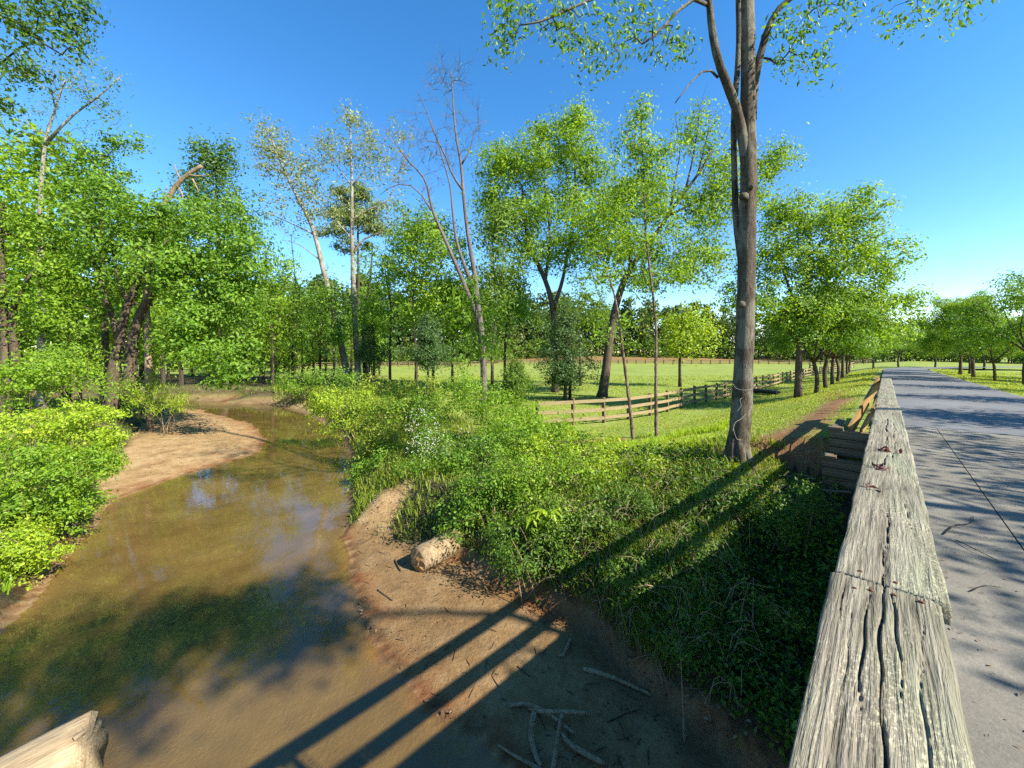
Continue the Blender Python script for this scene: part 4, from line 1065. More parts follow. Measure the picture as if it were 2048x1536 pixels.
plant("roadside_tree", "large spreading tree across the bridge upstream of the road", "tree", (x, y, ground(x, y)),
      grow([([(x, y, ground(x, y) - .3), (*ST(8.8, 11.3), 5), (*ST(8.1, 10.8), 9.6)], 0.22, 0.09)],
           [stlobe(4.6, 10, 12.0, 1.5, 0.9, 16), stlobe(2.6, 10.4, 12.2, 1.4, 0.8, 12), stlobe(5.9, 10.6, 12.0, 1.0, 0.6, 7), stlobe(3.4, 9.4, 11.1, 1.0, 0.4, 6), stlobe(1.2, 10.6, 12.8, 1.2, 0.8, 9), stlobe(3.6, 12.4, 13.8, 1.3, 0.6, 7), stlobe(5.2, 10.2, 12.7, 1.4, 0.7, 11), stlobe(3.2, 10.2, 13.3, 1.3, 0.7, 8), stlobe(6.5, 10, 11.7, 0.9, 0.4, 7), stlobe(5.9, 9.8, 10.4, 0.9, 0.3, 7), stlobe(4.8, 10.0, 11.9, 1.3, 0.4, 12), stlobe(2.4, 10.0, 13.0, 1.4, 0.5, 11), stlobe(5.6, 10.2, 11.6, 1.2, 0.5, 9), stlobe(5.4, 9.6, 10.6, 0.9, 0.35, 7), stlobe(4.0, 9.8, 10.5, 0.8, 0.3, 4), stlobe(6.3, 9.6, 11.2, 0.8, 0.4, 5), stlobe(2.0, 9.6, 11.6, 1.0, 0.6, 7), stlobe(0.2, 10.2, 12.0, 1.0, 0.6, 6)], 101,
           leaf=0.17, per=46, csize=0.34, twig=0.013), 'brown', 'maple', "trees across the road from the railing")
for k_, (s_, zc, lab) in enumerate(((3.2, 5.5, "low spreading tree across the deck, nearest the camera"), (7.6, 5.7, "low spreading tree across the deck by the bridge end"), (12.0, 5.6, "low spreading tree across the road just past the bridge"))):
    x, y = ST(s_, 8.6)
    plant("roadside_tree", lab, "tree", (x, y, ground(x, y)),
          grow([([(x, y, ground(x, y) - .3), (*ST(s_ + .1, 8.5), 2.5), (*ST(s_, 8.3), zc)], 0.13, 0.05)],
               [stlobe(s_ - 1.4, 8.1, zc, 1.0, 0.55, 10), stlobe(s_, 8.3, zc + .3, 1.1, 0.5, 9), stlobe(s_ + 1.5, 8.1, zc, 1.0, 0.55, 10), stlobe(s_ + .4, 9.2, zc - 1.2, 1.5, 0.5, 7), stlobe(s_ - .6, 7.6, zc - 1.0, 1.2, 0.5, 6)], 140 + k_,
               leaf=0.15, per=30, csize=0.30, twig=0.010), 'brown', 'maple', "trees across the road from the railing")
shade_tree("tree across the road past the bridge", 17.5, 9.0, 7.6, 2.0, 3.2, 22, 105, 0.15)
shade_tree("second tree across the road past the bridge", 25, 9.4, 7.8, 1.9, 3.4, 22, 106, 0.16)
shade_tree("third tree across the road past the bridge", 33, 9.8, 7.8, 1.9, 3.2, 24, 107, 0.16)
shade_tree("large tree upstream behind the bridge", -5.5, 11.0, 19, 3.2, 12.5, 30, 108)
# ------------------------------------------------------------------ woods that read as one mass
def wood_mass(name, label, spots, leafm, barkm, seed, leaf=0.6, ncl=26, per=20, open_stem=0.35):
    g = np.random.default_rng(seed)
    mbt, LVs = MB(), []
    for (x, y, h, r) in spots:
        z = ground(x, y)
        lean = g.normal(size=2) * 0.02 * h
        mbt.tube([(x, y, z - .3), (x + lean[0] * .5, y + lean[1] * .5, z + h * .5), (x + lean[0], y + lean[1], z + h * .93)], [0.011 * h + .04, 0.008 * h + .03, 0.03], 5, False)
        u = g.random(ncl) ** 0.8
        wdt = r * np.sin(np.pi * np.clip(0.12 + 0.86 * u, 0, 1)) ** 0.7
        a = g.uniform(0, 2 * np.pi, ncl); rr = np.sqrt(g.random(ncl)) * wdt
        c = np.stack([x + lean[0] * u + rr * np.cos(a), y + lean[1] * u + rr * np.sin(a), z + h * (open_stem + (1 - open_stem) * u)], 1)
        for k in range(0, ncl, 2):
            mbt.tube([(x + lean[0] * u[k] * .8, y + lean[1] * u[k] * .8, max(z + h * .25, c[k, 2] - rr[k] * .7)), c[k]], [0.05, 0.015], 3, False)
        C = np.repeat(c, per, 0) + g.normal(size=(ncl * per, 3)) * np.array([1, 1, .7]) * r * 0.24
        LVs.append(leaf_quads(C, leaf * h / 18, 0.3, 0.6, 0.1, 0.1, None, g)[0])
    tv = np.concatenate(mbt.v); tq = np.concatenate(mbt.q)
    lv = np.concatenate(LVs); lq = np.arange(len(lv)).reshape(-1, 4) + len(tv)
    o = add_obj(name, np_mesh(name, np.vstack([tv, lv]), np.vstack([tq, lq]), None, [BARK[barkm], LEAF[leafm]], np.r_[np.zeros(len(tq)), np.ones(len(lq))]))
    tag(o, label, "wood", None, "stuff")
    return o
g = np.random.default_rng(77)
spots = []
line = np.array([(-85, 104), (-40, 108), (-14, 118), (0, 146), (30, 160), (75, 152), (108, 136), (140, 118), (170, 92), (190, 60)], float)
for x, y in walk(line, 3.4):
    for row in range(3):
        hh = np.interp(x, [-85, -20, 20, 80, 110, 190], [24, 24, 24, 20, 14, 12]) * g.uniform(0.75, 1.12)
        d = unit(np.array([x, y]))
        p = np.array([x, y]) + d * (row * 6.5 + g.uniform(-2, 2)) + g.normal(size=2) * 1.2
        spots.append((p[0], p[1], hh * (0.8 if row == 0 else 1), hh * 0.17))
half = [s for i, s in enumerate(spots) if i % 2]
wood_mass("far_wood", "mass of mixed trees closing the view beyond the pasture", half, 'far', 'bare', 1, 1.0, 26, 20, 0.12)
wood_mass("far_pine_wood", "pines and dark trees among the far wood", [s for i, s in enumerate(spots) if not i % 2], 'cedar', 'bare', 2, 0.95, 26, 20, 0.16)
spots = [(x, y, g.uniform(4, 7.5), g.uniform(1.8, 2.8)) for x, y in walk(line * 0.965, 2.6) + walk(line * 1.03, 2.6) + walk(line * 1.09, 2.6)]
wood_mass("wood_edge", "low bright bushes along the edge of the far wood", spots, 'olive', 'dark', 3, 2.2, 18, 10, 0.0)
spots = []
for _ in range(62):
    y = g.uniform(26, 78); x = -y * g.uniform(0.74, 1.45) - 2
    if float(sdist(WATER, np.array([x]), np.array([y]))[0]) > 1.5:
        spots.append((x, y, g.uniform(9, 19), g.uniform(1.8, 3.0)))
for _ in range(46):
    y = g.uniform(43, 92); x = -y * g.uniform(0.34, 0.78)
    spots.append((x, y, g.uniform(7, 15), g.uniform(1.5, 2.6)))
wood_mass("creek_wood", "green wood crowding the creek's left side behind the near trees", spots, 'spring', 'dark', 4, 0.5, 40, 34, 0.12)
# slim dark trunks that stand clear of the wood
for i, (px, Y, top, lean, lab) in enumerate(((527, 47, 520, -3, "slim dark trunk beside the evergreen's right edge"), (552, 50, 540, 6, "slim dark trunk in the gap left of the leaning sycamore"), (604, 52, 470, -22, "slim grey trunk with bare forked top left of the leaning sycamore"),
                                             (652, 50, 560, 4, "slim trunk between the two leaning trunks at the bank"), (668, 53, 560, -2, "pale slim trunk left of the sycamore feet"), (130, 24, 560, -12, "thin dark trunk left of the big leaning trunks"), (160, 25, 580, -16, "thin dark trunk next to the leaning trunks"),
                                             (500, 45, 480, 4, "thin trunk behind the evergreen"), (1130, 29.6, 640, -2, "thin double stem left of the fence corner cedar"), (1140, 29.4, 650, 4, "thin stem right of the double stem by the cedar"))):
    tr = grow([(rooted(Y, px, [(px, 690), (px + lean * .5, (690 + top) / 2), (px + lean, top)]), 0.13 * Y / 45 + 0.02, 0.04)], [B(px + lean, top + 10, Y, 32, 50, 10)], 300 + i, leaf=0.2, per=5 if i != 5 else 20, csize=0.5, twig=0.012, twigs=3, twig_len=1.1)
    plant("slim_tree", lab, "tree", gbase(Y, px), tr, 'dark' if i != 4 else 'pale', 'olive', "slim trunks in the creekside wood")

# ------------------------------------------------------------------ shrubs
def shrub(name, label, Y, px, lobes, leafm, seed, leaf=0.05, per=60, csize=0.16, twig=0.004, stems=7, group=None, bark='drift', extra=None, cat="shrub", base_off=0.0, **kw):
    g = np.random.default_rng(seed)
    c0 = np.array(lobes[0][0]); x, y = (px - 1024) / F * Y, Y + base_off
    base = np.array([x, y, ground(x, y)])
    tr = []
    for k in range(stems):
        lb = lobes[k % len(lobes)]
        tip = np.array(lb[0]) + unit(g.normal(size=3)) * np.array(lb[1]) * 0.75
        b = base + np.array([g.normal() * 0.25, g.normal() * 0.25, 0]); b[2] = ground(b[0], b[1]) - 0.05
        midp = (b + tip) / 2 + np.array([0, 0, 0.25 * np.linalg.norm(tip[:2] - b[:2])])
        tr.append(([b, midp, tip], 0.016, 0.004))
    p = dict(leaf=leaf, per=per, csize=csize, twig=twig, sides=5, step=0.35, shell=0.42, seg=0.3, below=0.2); p.update(kw)
    e = plant(name, label, cat, tuple(base), grow(tr, lobes, seed, **p), bark, leafm, group, "foliage", "stems")
    return e
gl = "bright green bushes on the left bank"
shrub("bank_bush", "lime green bush at the left picture edge below the leafy tree", 13, 40, [B(30, 745, 13, 90, 40, 34), B(120, 740, 13, 60, 30, 18), B(60, 790, 13, 80, 40, 26)], 'spring', 201, 0.095, 60, 0.22, group=gl, droop=0.2)
shrub("bank_bush", "lime bush with level arching sprays reaching right over the sand", 10.5, 90, [B(60, 850, 10.5, 90, 40, 36), B(150, 835, 10.5, 60, 30, 22), B(205, 830, 10.5, 45, 14, 10), B(170, 880, 10.5, 60, 35, 24), B(225, 885, 10.5, 30, 28, 12), B(215, 930, 10.5, 28, 25, 10)], 'lime', 202, 0.075, 70, 0.15, group=gl, flat=0.4)
shrub("bank_bush", "broad lime bush leaning towards the water at left", 9.0, 60, [B(60, 930, 9, 90, 50, 44), B(140, 950, 9, 60, 50, 30), B(40, 1010, 9, 80, 50, 36), B(120, 1030, 9, 60, 45, 22), B(190, 930, 9, 40, 40, 16), B(165, 990, 9, 35, 35, 10)], 'spring', 203, 0.066, 70, 0.135, group=gl)
shrub("bank_bush", "lowest lime bush hanging to the water at the left edge", 7.6, -20, [B(30, 1100, 7.6, 75, 45, 34), B(20, 1160, 7.6, 60, 40, 24), B(80, 1110, 7.6, 45, 40, 14), B(-60, 1100, 7.6, 80, 90, 30)], 'lime', 204, 0.058, 70, 0.125, group=gl)
shrub("bank_bush", "loose green bush between the leaning trunks and the lime bushes", 17, 170, [B(150, 720, 17, 60, 45, 20), B(210, 770, 17, 50, 35, 14), B(90, 700, 17, 60, 40, 16)], 'spring', 205, 0.11, 44, 0.32, group=gl)
shrub("grass_clump", "feathery light green clump at the back of the left sandbar", 20, 330, [B(330, 800, 20, 55, 30, 26), B(290, 780, 20, 35, 30, 12), B(375, 805, 20, 25, 18, 8)], 'lime', 206, 0.22, 60, 0.22, aspect=0.08, up=0.0, cat="plant", droop=-0.8)
gr_ = "bushes on the right creek bank"
shrub("bank_bush", "light green arching bush overhanging the water on the right bank", 19, 700, [B(690, 820, 19, 48, 36, 26), B(650, 800, 19, 30, 28, 12), B(730, 810, 19, 35, 35, 14), B(665, 850, 19, 28, 26, 10), B(630, 825, 19, 16, 10, 4)], 'lime', 210, 0.10, 52, 0.26, group=gr_)
shrub("bank_bush", "dark bush where the creek bends, under the sycamores", 32, 620, [B(600, 765, 32, 40, 22, 20), B(650, 755, 32, 45, 22, 20), B(560, 760, 32, 30, 18, 10), B(700, 762, 32, 40, 18, 14)], 'maple', 211, 0.15, 50, 0.42, group=gr_)
shrub("bank_bush", "low green bush along the bank crest left of the vine mound", 23, 800, [B(780, 775, 23, 50, 20, 18), B(840, 775, 23, 45, 22, 16), B(740, 770, 23, 40, 18, 10)], 'grass', 212, 0.14, 46, 0.30, group=gr_)
mound = shrub("vine_mound", "tall leafy mound of vines peaking under the bare tree", 15, 940, [B(930, 790, 15, 60, 45, 34), B(925, 750, 15, 25, 30, 10), B(985, 815, 15, 55, 40, 28), B(880, 815, 15, 45, 35, 20), B(1045, 835, 15, 40, 35, 18), B(1000, 790, 15, 30, 20, 8)], 'spring', 213, 0.085, 58, 0.22, group=gr_)
fl = shrub("flowering_shrub", "sprawling rose bush covered with small white flowers", 12.6, 880, [B(850, 870, 12.6, 30, 40, 18), B(880, 895, 12.6, 50, 30, 20), B(930, 880, 12.6, 50, 22, 18), B(835, 900, 12.6, 20, 25, 8)], 'maple', 214, 0.06, 56, 0.17, group=gr_)
g = np.random.default_rng(9)
fc = []
for c, r, n in [B(850, 858, 12.0, 34, 50, 130), B(905, 880, 11.9, 74, 26, 120), B(838, 902, 12.0, 26, 30, 45)]:
    d = unit(g.normal(size=(n, 3))); d[:, 1] = -np.abs(d[:, 1])
    fc.append(np.array(c) + d * np.array(r) * g.uniform(0.7, 1.25, (n, 1)))
fc = np.concatenate(fc)
FV, FF = leaf_quads(np.repeat(fc, 4, 0) + g.normal(size=(len(fc) * 4, 3)) * 0.009, 0.026, 0.6, 0.9, 0, 0.2, None, g)
o = add_obj("flowers", np_mesh("flowers", FV - np.array(fl.location), FF, None, [LEAF['petal']]), fl); o["kind"] = "stuff"
for i, (px, Y, lob, lm, lab) in enumerate((
        (1060, 13, [(1050, 864, 72, 48, 45), (1110, 869, 59, 45, 35), (1000, 874, 53, 48, 28)], 'spring', "bush growing against the left end of the board fence"),
        (980, 11, [(980, 920, 72, 61, 48), (920, 930, 53, 56, 32), (1030, 910, 59, 56, 35)], 'maple', "green bush right below the white-flowered rose"),
        (1150, 10.5, [(1130, 911, 72, 57, 51), (1200, 916, 59, 48, 35), (1080, 916, 53, 56, 32)], 'lime', "yellow-green bush between fence corner and bank"),
        (1080, 8.8, [(1070, 963, 72, 65, 51), (1130, 953, 59, 56, 38), (1020, 968, 48, 65, 28)], 'spring', "yellow-green bush above the broad-leaved seedling"),
        (1235, 9.1, [(1220, 963, 72, 55, 45), (1290, 943, 53, 45, 28), (1175, 978, 48, 56, 25)], 'lime', "small-leaved bush left of the tall trunk"),
        (870, 11.2, [(860, 976, 53, 72, 38), (900, 1016, 53, 65, 32), (820, 966, 42, 56, 18)], 'maple', "dark leafy bush above the pale sand chute"),
        (960, 8.6, [(982, 1006, 72, 65, 41), (922, 1026, 53, 56, 25), (1042, 1016, 48, 72, 25)], 'maple', "dark bush overhanging the sawn log"),
        (1190, 7.6, [(1180, 1052, 72, 78, 51), (1120, 1072, 53, 78, 37), (1240, 1032, 53, 67, 33)], 'olive', "scrubby bush halfway down the bank in the railing's shadow"),
        (1330, 8.4, [(1330, 963, 53, 35, 22), (1380, 978, 48, 35, 18)], 'grass', "low weeds at the left foot of the tall trunk"),
        (780, 15, [(770, 858, 48, 56, 25), (740, 898, 35, 65, 18), (810, 878, 35, 48, 16)], 'grass', "grassy bush on the bank above the creek edge"),
        (1060, 7.2, [(1070, 1118, 72, 65, 32), (1130, 1138, 59, 56, 25), (1010, 1078, 48, 56, 18)], 'deep', "dark bush at the bank foot above the orange sand"),
        (1290, 10.5, [(1290, 914, 50, 34, 22), (1240, 919, 45, 34, 18)], 'spring', "bush between the two saplings and the tall trunk"),
        (1130, 7.6, [(1120, 1040, 55, 50, 26), (1060, 1060, 45, 45, 18)], 'spring', "leafy bush hanging over the cut bank beside the seedling"),
        (1010, 9.8, [(1010, 960, 60, 50, 30), (950, 980, 45, 45, 20)], 'olive', "tangled bush in the middle of the brushy bank"),
        (1210, 8.2, [(1210, 1004, 55, 50, 32), (1270, 1014, 45, 45, 21)], 'maple', "bush on the bank edge just left of the railing shadow"),
        (800, 19, [(800, 815, 55, 30, 24), (850, 810, 45, 30, 18)], 'maple', "green bush on the bank between overhanging bush and vine mound"),
        (740, 13.5, [(730, 960, 32, 40, 14), (760, 930, 35, 35, 14)], 'maple', "dark bush at the water's edge above the sand chute"),
        (1300, 7.3, [(1300, 1030, 57, 60, 29), (1350, 1050, 47, 51, 20)], 'deep', "dark leafy bush in the shade below the tall trunk"),  # deep-leaf bushes from here: the bank's shade is put into the leaf colour
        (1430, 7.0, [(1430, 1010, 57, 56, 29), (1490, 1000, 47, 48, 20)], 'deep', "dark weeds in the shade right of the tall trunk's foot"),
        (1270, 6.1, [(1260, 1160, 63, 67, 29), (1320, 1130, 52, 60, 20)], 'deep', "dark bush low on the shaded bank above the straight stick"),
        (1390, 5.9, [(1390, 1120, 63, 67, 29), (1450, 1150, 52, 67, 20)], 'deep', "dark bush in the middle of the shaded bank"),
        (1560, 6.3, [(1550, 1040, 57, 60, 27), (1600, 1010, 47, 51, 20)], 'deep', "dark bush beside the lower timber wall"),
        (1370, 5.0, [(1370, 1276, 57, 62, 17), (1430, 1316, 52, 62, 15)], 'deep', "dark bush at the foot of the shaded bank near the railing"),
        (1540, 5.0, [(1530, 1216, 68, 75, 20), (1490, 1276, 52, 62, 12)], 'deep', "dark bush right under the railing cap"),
        (1700, 8.3, [(1700, 898, 22, 10, 6), (1690, 905, 16, 8, 4)], 'maple', "small leafy plant growing between the two timber walls"))):
    shrub("bank_bush", lab, Y, px, [B(a, b, Y, c, d, n) for a, b, c, d, n in lob], lm, 220 + i, 0.0062 * Y + 0.006, 54, 0.017 * Y, group=gr_)
# broad-leaved seedling
Y = 7.4; sx, sy, _ = PD(1085, 1060, Y)
seed_b = (sx, sy + 0.25, ground(sx, sy + 0.25))
sd = tag(add_obj("broad_leaved_seedling", None, None, seed_b), "seedling with a rosette of long bright leaves on the shaded bank", "plant")
mb = MB(); tops = [np.array(PD(x, y, Y)) - np.array(seed_b) for x, y in ((1085, 1020), (1065, 1030), (1108, 1022))]
for t_ in tops:
    mb.tube(smooth_path([(0, 0, -.05), t_ * 0.5 + np.array([0, -.05, .05]), t_], 8), np.linspace(0.012, 0.005, 8), 5)
add_obj("stems", mb.mesh("stems", BARK['brown']), sd)
g = np.random.default_rng(4)
for t_ in tops:
    for k in range(9):
        a = k * 0.7 + g.uniform(-.2, .2); d = np.array([math.cos(a), math.sin(a), g.uniform(-.9, .1)]); d /= np.linalg.norm(d)
        L = g.uniform(0.16, 0.26); s_ = np.cross(d, [0, 0, 1]); s_ /= np.linalg.norm(s_); up_ = np.cross(s_, d)
        u = np.linspace(0, 1, 6); wv = np.sin(np.pi * u ** 0.8) * 0.034; c = t_ + d * (u * L)[:, None] + np.array([0, 0, -1]) * (0.25 * L * u ** 2)[:, None]
        V = np.vstack([c - s_ * wv[:, None] + up_ * 0.008, c, c + s_ * wv[:, None] + up_ * 0.008])
        q = [(r * 6 + j, r * 6 + j + 1, (r + 1) * 6 + j + 1, (r + 1) * 6 + j) for r in (0, 1) for j in range(5)]
        add_obj("leaf", np_mesh("leaf", V, q, None, [LEAF['lime']], None, True), sd)

# ------------------------------------------------------------------ grass, weeds, stalks, litter
def sample(n, y0, y1, u0, u1, seed):
    g = np.random.default_rng(seed)
    Y = np.exp(g.uniform(math.log(y0), math.log(y1), n)); X = Y * g.uniform(u0, u1, n)
    return X, Y, terrain(X, Y, True), g
def blades(name, X, Y, Z, h, w, g, matn, lean=0.5, label=None):
    n = len(X)
    a = g.uniform(0, 2 * np.pi, n); d = np.stack([np.cos(a), np.sin(a), np.zeros(n)], 1); s_ = np.stack([-np.sin(a), np.cos(a), np.zeros(n)], 1)
    p = np.stack([X, Y, Z - 0.01], 1); H = (h * g.uniform(0.5, 1.3, n))[:, None]; Wd = (w * g.uniform(0.7, 1.3, n))[:, None]
    l = (lean * g.uniform(0.2, 1.2, n))[:, None]
    m = p + np.array([0, 0, 1]) * H * 0.6 + d * H * l * 0.35; t = p + np.array([0, 0, 1]) * H * (1 - 0.3 * l) + d * H * l
    V = np.stack([p - s_ * Wd, p + s_ * Wd, m + s_ * Wd * 0.7, m - s_ * Wd * 0.7, t], 1).reshape(-1, 3)
    k = np.arange(n)[:, None] * 5
    return tag(add_obj(name, np_mesh(name, V, k + np.array([[0, 1, 2, 3]]), k + np.array([[3, 2, 4]]), [LEAF[matn]])), label or name, "grass", None, "stuff")
# lawn and pasture grass
X, Y, (Z, dw_, ds1, ds2, df_, s_, t_), g = sample(185000, 6.5, 60, -0.35, 1.4, 1)
dirt_s = np.zeros(len(X), bool)
for a, b, wd in ((gp(1520, 910), gp(1600, 860), 0.7), (gp(1600, 860), gp(1680, 800), 0.7), (gp(1330, 915), gp(1600, 930), 0.9), (gp(1150, 885), gp(1240, 880), 0.6)):
    ex, ey = b[0] - a[0], b[1] - a[1]; h_ = np.clip(((X - a[0]) * ex + (Y - a[1]) * ey) / (ex * ex + ey * ey), 0, 1)
    dirt_s |= np.hypot(X - a[0] - h_ * ex, Y - a[1] - h_ * ey) < wd * g.uniform(0.3, 1.2, len(X))
patchy = wob(X, Y, 0.5) + wob(X, Y, 1.7) * 0.6 + g.normal(size=len(X)) * 0.5
k = (df_ > 3.2) & ((t_ < -0.75) | (t_ > 4.3)) & ~((s_ < 10.5) & (t_ > -1.5)) & ~dirt_s & (patchy > -0.5) & (s_ > 6)
blades("lawn_grass", X[k], Y[k], Z[k], 0.035 + 0.0017 * Y[k], 0.005 + 0.0006 * Y[k], g, 'lawn', 0.8, "short bright mown grass of lawn and pasture")
# rough grass on the banks
X, Y, (Z, dw_, ds1, ds2, df_, s_, t_), g = sample(150000, 5, 42, -1.0, 0.75, 2)
chx = np.array([gp(775, 1010)[:2], gp(712, 1088)[:2]])
chd = np.min(np.hypot(X[:, None] - np.linspace(chx[0, 0], chx[1, 0], 9), Y[:, None] - np.linspace(chx[0, 1], chx[1, 1], 9)), 1)
k = (df_ > 0.12) & (df_ < 5.5) & (X > -0.62 * Y) & (t_ < -1.6) & (chd > 0.6 + 0.55 * wob(X, Y, 2.3) + 0.25 * g.normal(size=len(X))) & (wob(X, Y, 0.8) + g.normal(size=len(X)) * 0.6 > -0.35) & ~((X < -2) & (Y < 14) & (X < -0.45 * Y))
blades("bank_grass", X[k], Y[k], Z[k], 0.16 + 0.009 * Y[k], 0.003 + 0.00065 * Y[k], g, 'grass', 0.9, "tall rough grass on the creek banks")
X, Y, (Z, dw_, ds1, ds2, df_, s_, t_), g = sample(30000, 8, 20, 0.15, 0.62, 3)
k = (t_ < -1.4) & (df_ > 2.2) & (wob(X, Y, 1.3) > 0.1) & (t_ > -7.8) & (Y < 15.5)
blades("tall_grass", X[k], Y[k], Z[k], 0.22, 0.011, g, 'lime', 0.7, "tufts of taller bright grass around the saplings")
X, Y, (Z, dw_, ds1, ds2, df_, s_, t_), g = sample(60000, 7, 40, -1.6, -0.4, 5)
k = (df_ > 0.3) & ((X < -0.62 * Y) | (dw_ > 0.2)) & (X < -6) & (wob(X, Y, 0.9) + g.normal(size=len(X)) * 0.5 > 0.0)
blades("woodland_grass", X[k], Y[k], Z[k], 0.28, 0.016, g, 'spring', 0.9, "grass and weeds on the wooded left bank")
# low broad-leaved weeds on the shaded bank beside the bridge
X, Y, (Z, dw_, ds1, ds2, df_, s_, t_), g = sample(52000, 2.6, 13, -0.1, 0.86, 6)
k = (df_ > 0.15) & (t_ < -0.2) & (df_ < 7.5) & (s_ < 9.8) & (wob(X, Y, 1.1) + g.normal(size=len(X)) * 0.5 > -0.2) & (np.hypot(X - mx, Y - my) > 0.5)
C = np.stack([X[k], Y[k], Z[k] + np.abs(g.normal(size=k.sum())) * 0.14 + 0.03], 1)
LV, LF = leaf_quads(C, 0.075, 0.9, 0.55, 0.1, 0.12, None, g)
tag(add_obj("bank_weeds", np_mesh("bank_weeds", LV, LF, None, [LEAF['deep']])), "low leafy weeds covering the shaded bank", "weeds", None, "stuff")  # darker leaf colour carries the shade of this bank
# dead leaves
X, Y, (Z, dw_, ds1, ds2, df_, s_, t_), g = sample(26000, 3, 16, -0.4, 0.9, 7)
k = (df_ > 0.02) & (df_ < 7) & (t_ < -0.7) & (wob(X, Y, 0.9) + g.normal(size=len(X)) * 0.6 > 0.1)
LV, LF = leaf_quads(np.stack([X[k], Y[k], Z[k] + 0.012], 1), 0.055, 3.0, 0.6, 0, 0.15, None, g)
tag(add_obj("leaf_litter", np_mesh("leaf_litter", LV, LF, None, [LEAF['dry']])), "dead brown leaves scattered over the bank and under the tall trunk", "leaf litter", None, "stuff")
X, Y, (Z, dw_, ds1, ds2, df_, s_, t_), g = sample(3600, 3.6, 9.5, -0.5, 0.5, 8)
k = ((ds1 < -0.05) & (dw_ > 0.02) & (wob(X, Y, 1.0) + 0.25 * g.normal(size=len(X)) > 0.42)) | (np.hypot(X - P(895, 1160, W)[0], Y - P(895, 1160, W)[1]) < 0.32 * np.abs(g.normal(size=len(X))))
LV, LF = leaf_quads(np.stack([X[k], Y[k], Z[k] + 0.006], 1), 0.032, 4.0, 0.45, 0, 0.1, None, g)
m_wet = leaf_mat("leaf_wet_debris", (0.03, 0.018, 0.010), (0.06, 0.035, 0.018), (0.14, 0.09, 0.05), 0.05, (1, 1, 1))
tag(add_obj("sand_debris", np_mesh("sand_debris", LV, LF, None, [m_wet])), "dark leaf scraps washed onto the right sandbar", "leaf litter", None, "stuff")
# small twigs and chips stranded on both bars
g = np.random.default_rng(31); mb = MB(); made = 0
while made < 190:
    y = g.uniform(4.2, 22); x = y * g.uniform(-0.95, 0.4)
    z_, a_, b_, c_, *_r = terrain(np.array([x]), np.array([y]), True)
    if not (a_[0] > 0.03 and min(b_[0], c_[0]) < -0.05):
        continue
    L = g.uniform(0.05, 0.24); a = g.uniform(0, np.pi); d = np.array([math.cos(a), math.sin(a), 0.0]) * L
    p = np.array([x, y, z_[0] + 0.008])
    mb.tube([p - d / 2, p + g.normal(size=3) * np.array([.01, .01, .002]), p + d / 2], [0.004, 0.006, 0.003], 4, True)
    made += 1
tag(add_obj("twig_litter", mb.mesh("twig_litter", BARK['dark'])), "small dark twigs and chips stranded on the sandbars", "twigs", None, "stuff")
# dry stalks and arching dead stems on the bank
X, Y, (Z, dw_, ds1, ds2, df_, s_, t_), g = sample(2600, 4, 13, -0.1, 0.62, 9)
k = np.nonzero((df_ > 0.05) & (df_ < 3.4) & (t_ < -1.2))[0][:420]
mb = MB()
for j in k:
    p = np.array([X[j], Y[j], Z[j]]); a = g.uniform(0, 2 * np.pi); L = g.uniform(0.35, 1.0); dd = np.array([math.cos(a), math.sin(a), 0])
    pts = [p, p + dd * L * 0.2 + np.array([0, 0, L * 0.55]), p + dd * L * 0.6 + np.array([0, 0, L * g.uniform(0.1, 0.75)])]
    mb.tube(smooth_path(pts, 6), np.linspace(0.0045, 0.002, 6), 3, False)
m_stalk, nt, out = new_mat("dry_stalk"); principled(nt, out, (0.26, 0.20, 0.12), 0.85)
tag(add_obj("dry_stalks", mb.mesh("dry_stalks", m_stalk)), "tangle of thin dead stems arching from the bank", "stalks", None, "stuff")

# ------------------------------------------------------------------ wood lying about
m_cut, nt, out = new_mat("cut_wood")
cv = coords(nt)
wvn = N(nt, "ShaderNodeTexNoise", i_Scale=7.0, i_Detail=5.0)
nt.links.new(cv, wvn.inputs["Vector"])
principled(nt, out, ramp(nt, wvn.outputs["Fac"], [(0.3, (0.30, 0.14, 0.045)), (0.6, (0.48, 0.27, 0.10)), (0.8, (0.56, 0.37, 0.18))]), 0.8, bump(nt, wvn.outputs["Fac"], 0.5, 0.02))
lx, ly, lz = P(836, 1140, W + 0.12)
log = tag(add_obj("sawn_log", None, None, (lx, ly, lz - 0.05)), "short thick sawn log lying half in the sand at the bank foot", "log")
ax_ = unit(np.array([0.66, 0.75, 0.04])); R0 = 0.27
mb = MB(); pp = np.array([0, 0, 0.24]) + ax_ * np.linspace(0, 1.7, 10)[:, None]; mb.tube(pp, np.r_[R0 * 0.97, np.full(8, R0), R0 * 0.9], 18, True, 0.05)
add_obj("bark", mb.mesh("bark", BARK['drift'], True), log)
mb = MB(); th = np.linspace(0, 2 * np.pi, 24, endpoint=False); sv = unit(np.cross(ax_, [0, 0, 1])); uv_ = np.cross(sv, ax_)
rg = np.random.default_rng(8)
ring = [np.array([0, 0, 0.24]) + (sv * math.cos(a) + uv_ * math.sin(a)) * R0 * 0.93 * f_ - ax_ * (0.012 + (1 - f_) * 0.07 + 0.02 * rg.uniform(-1, 1)) for f_ in (1.0, 0.66, 0.33) for a in th]
ring.append(np.array([0, 0, 0.24]) - ax_ * 0.03)
qd = [(r * 24 + j, r * 24 + (j + 1) % 24, (r + 1) * 24 + (j + 1) % 24, (r + 1) * 24 + j) for r in (0, 1) for j in range(24)]
mb.add(ring, qd, [(48 + j, 48 + (j + 1) % 24, 72) for j in range(24)])
add_obj("cut_face", mb.mesh("cut_face", m_cut), log)
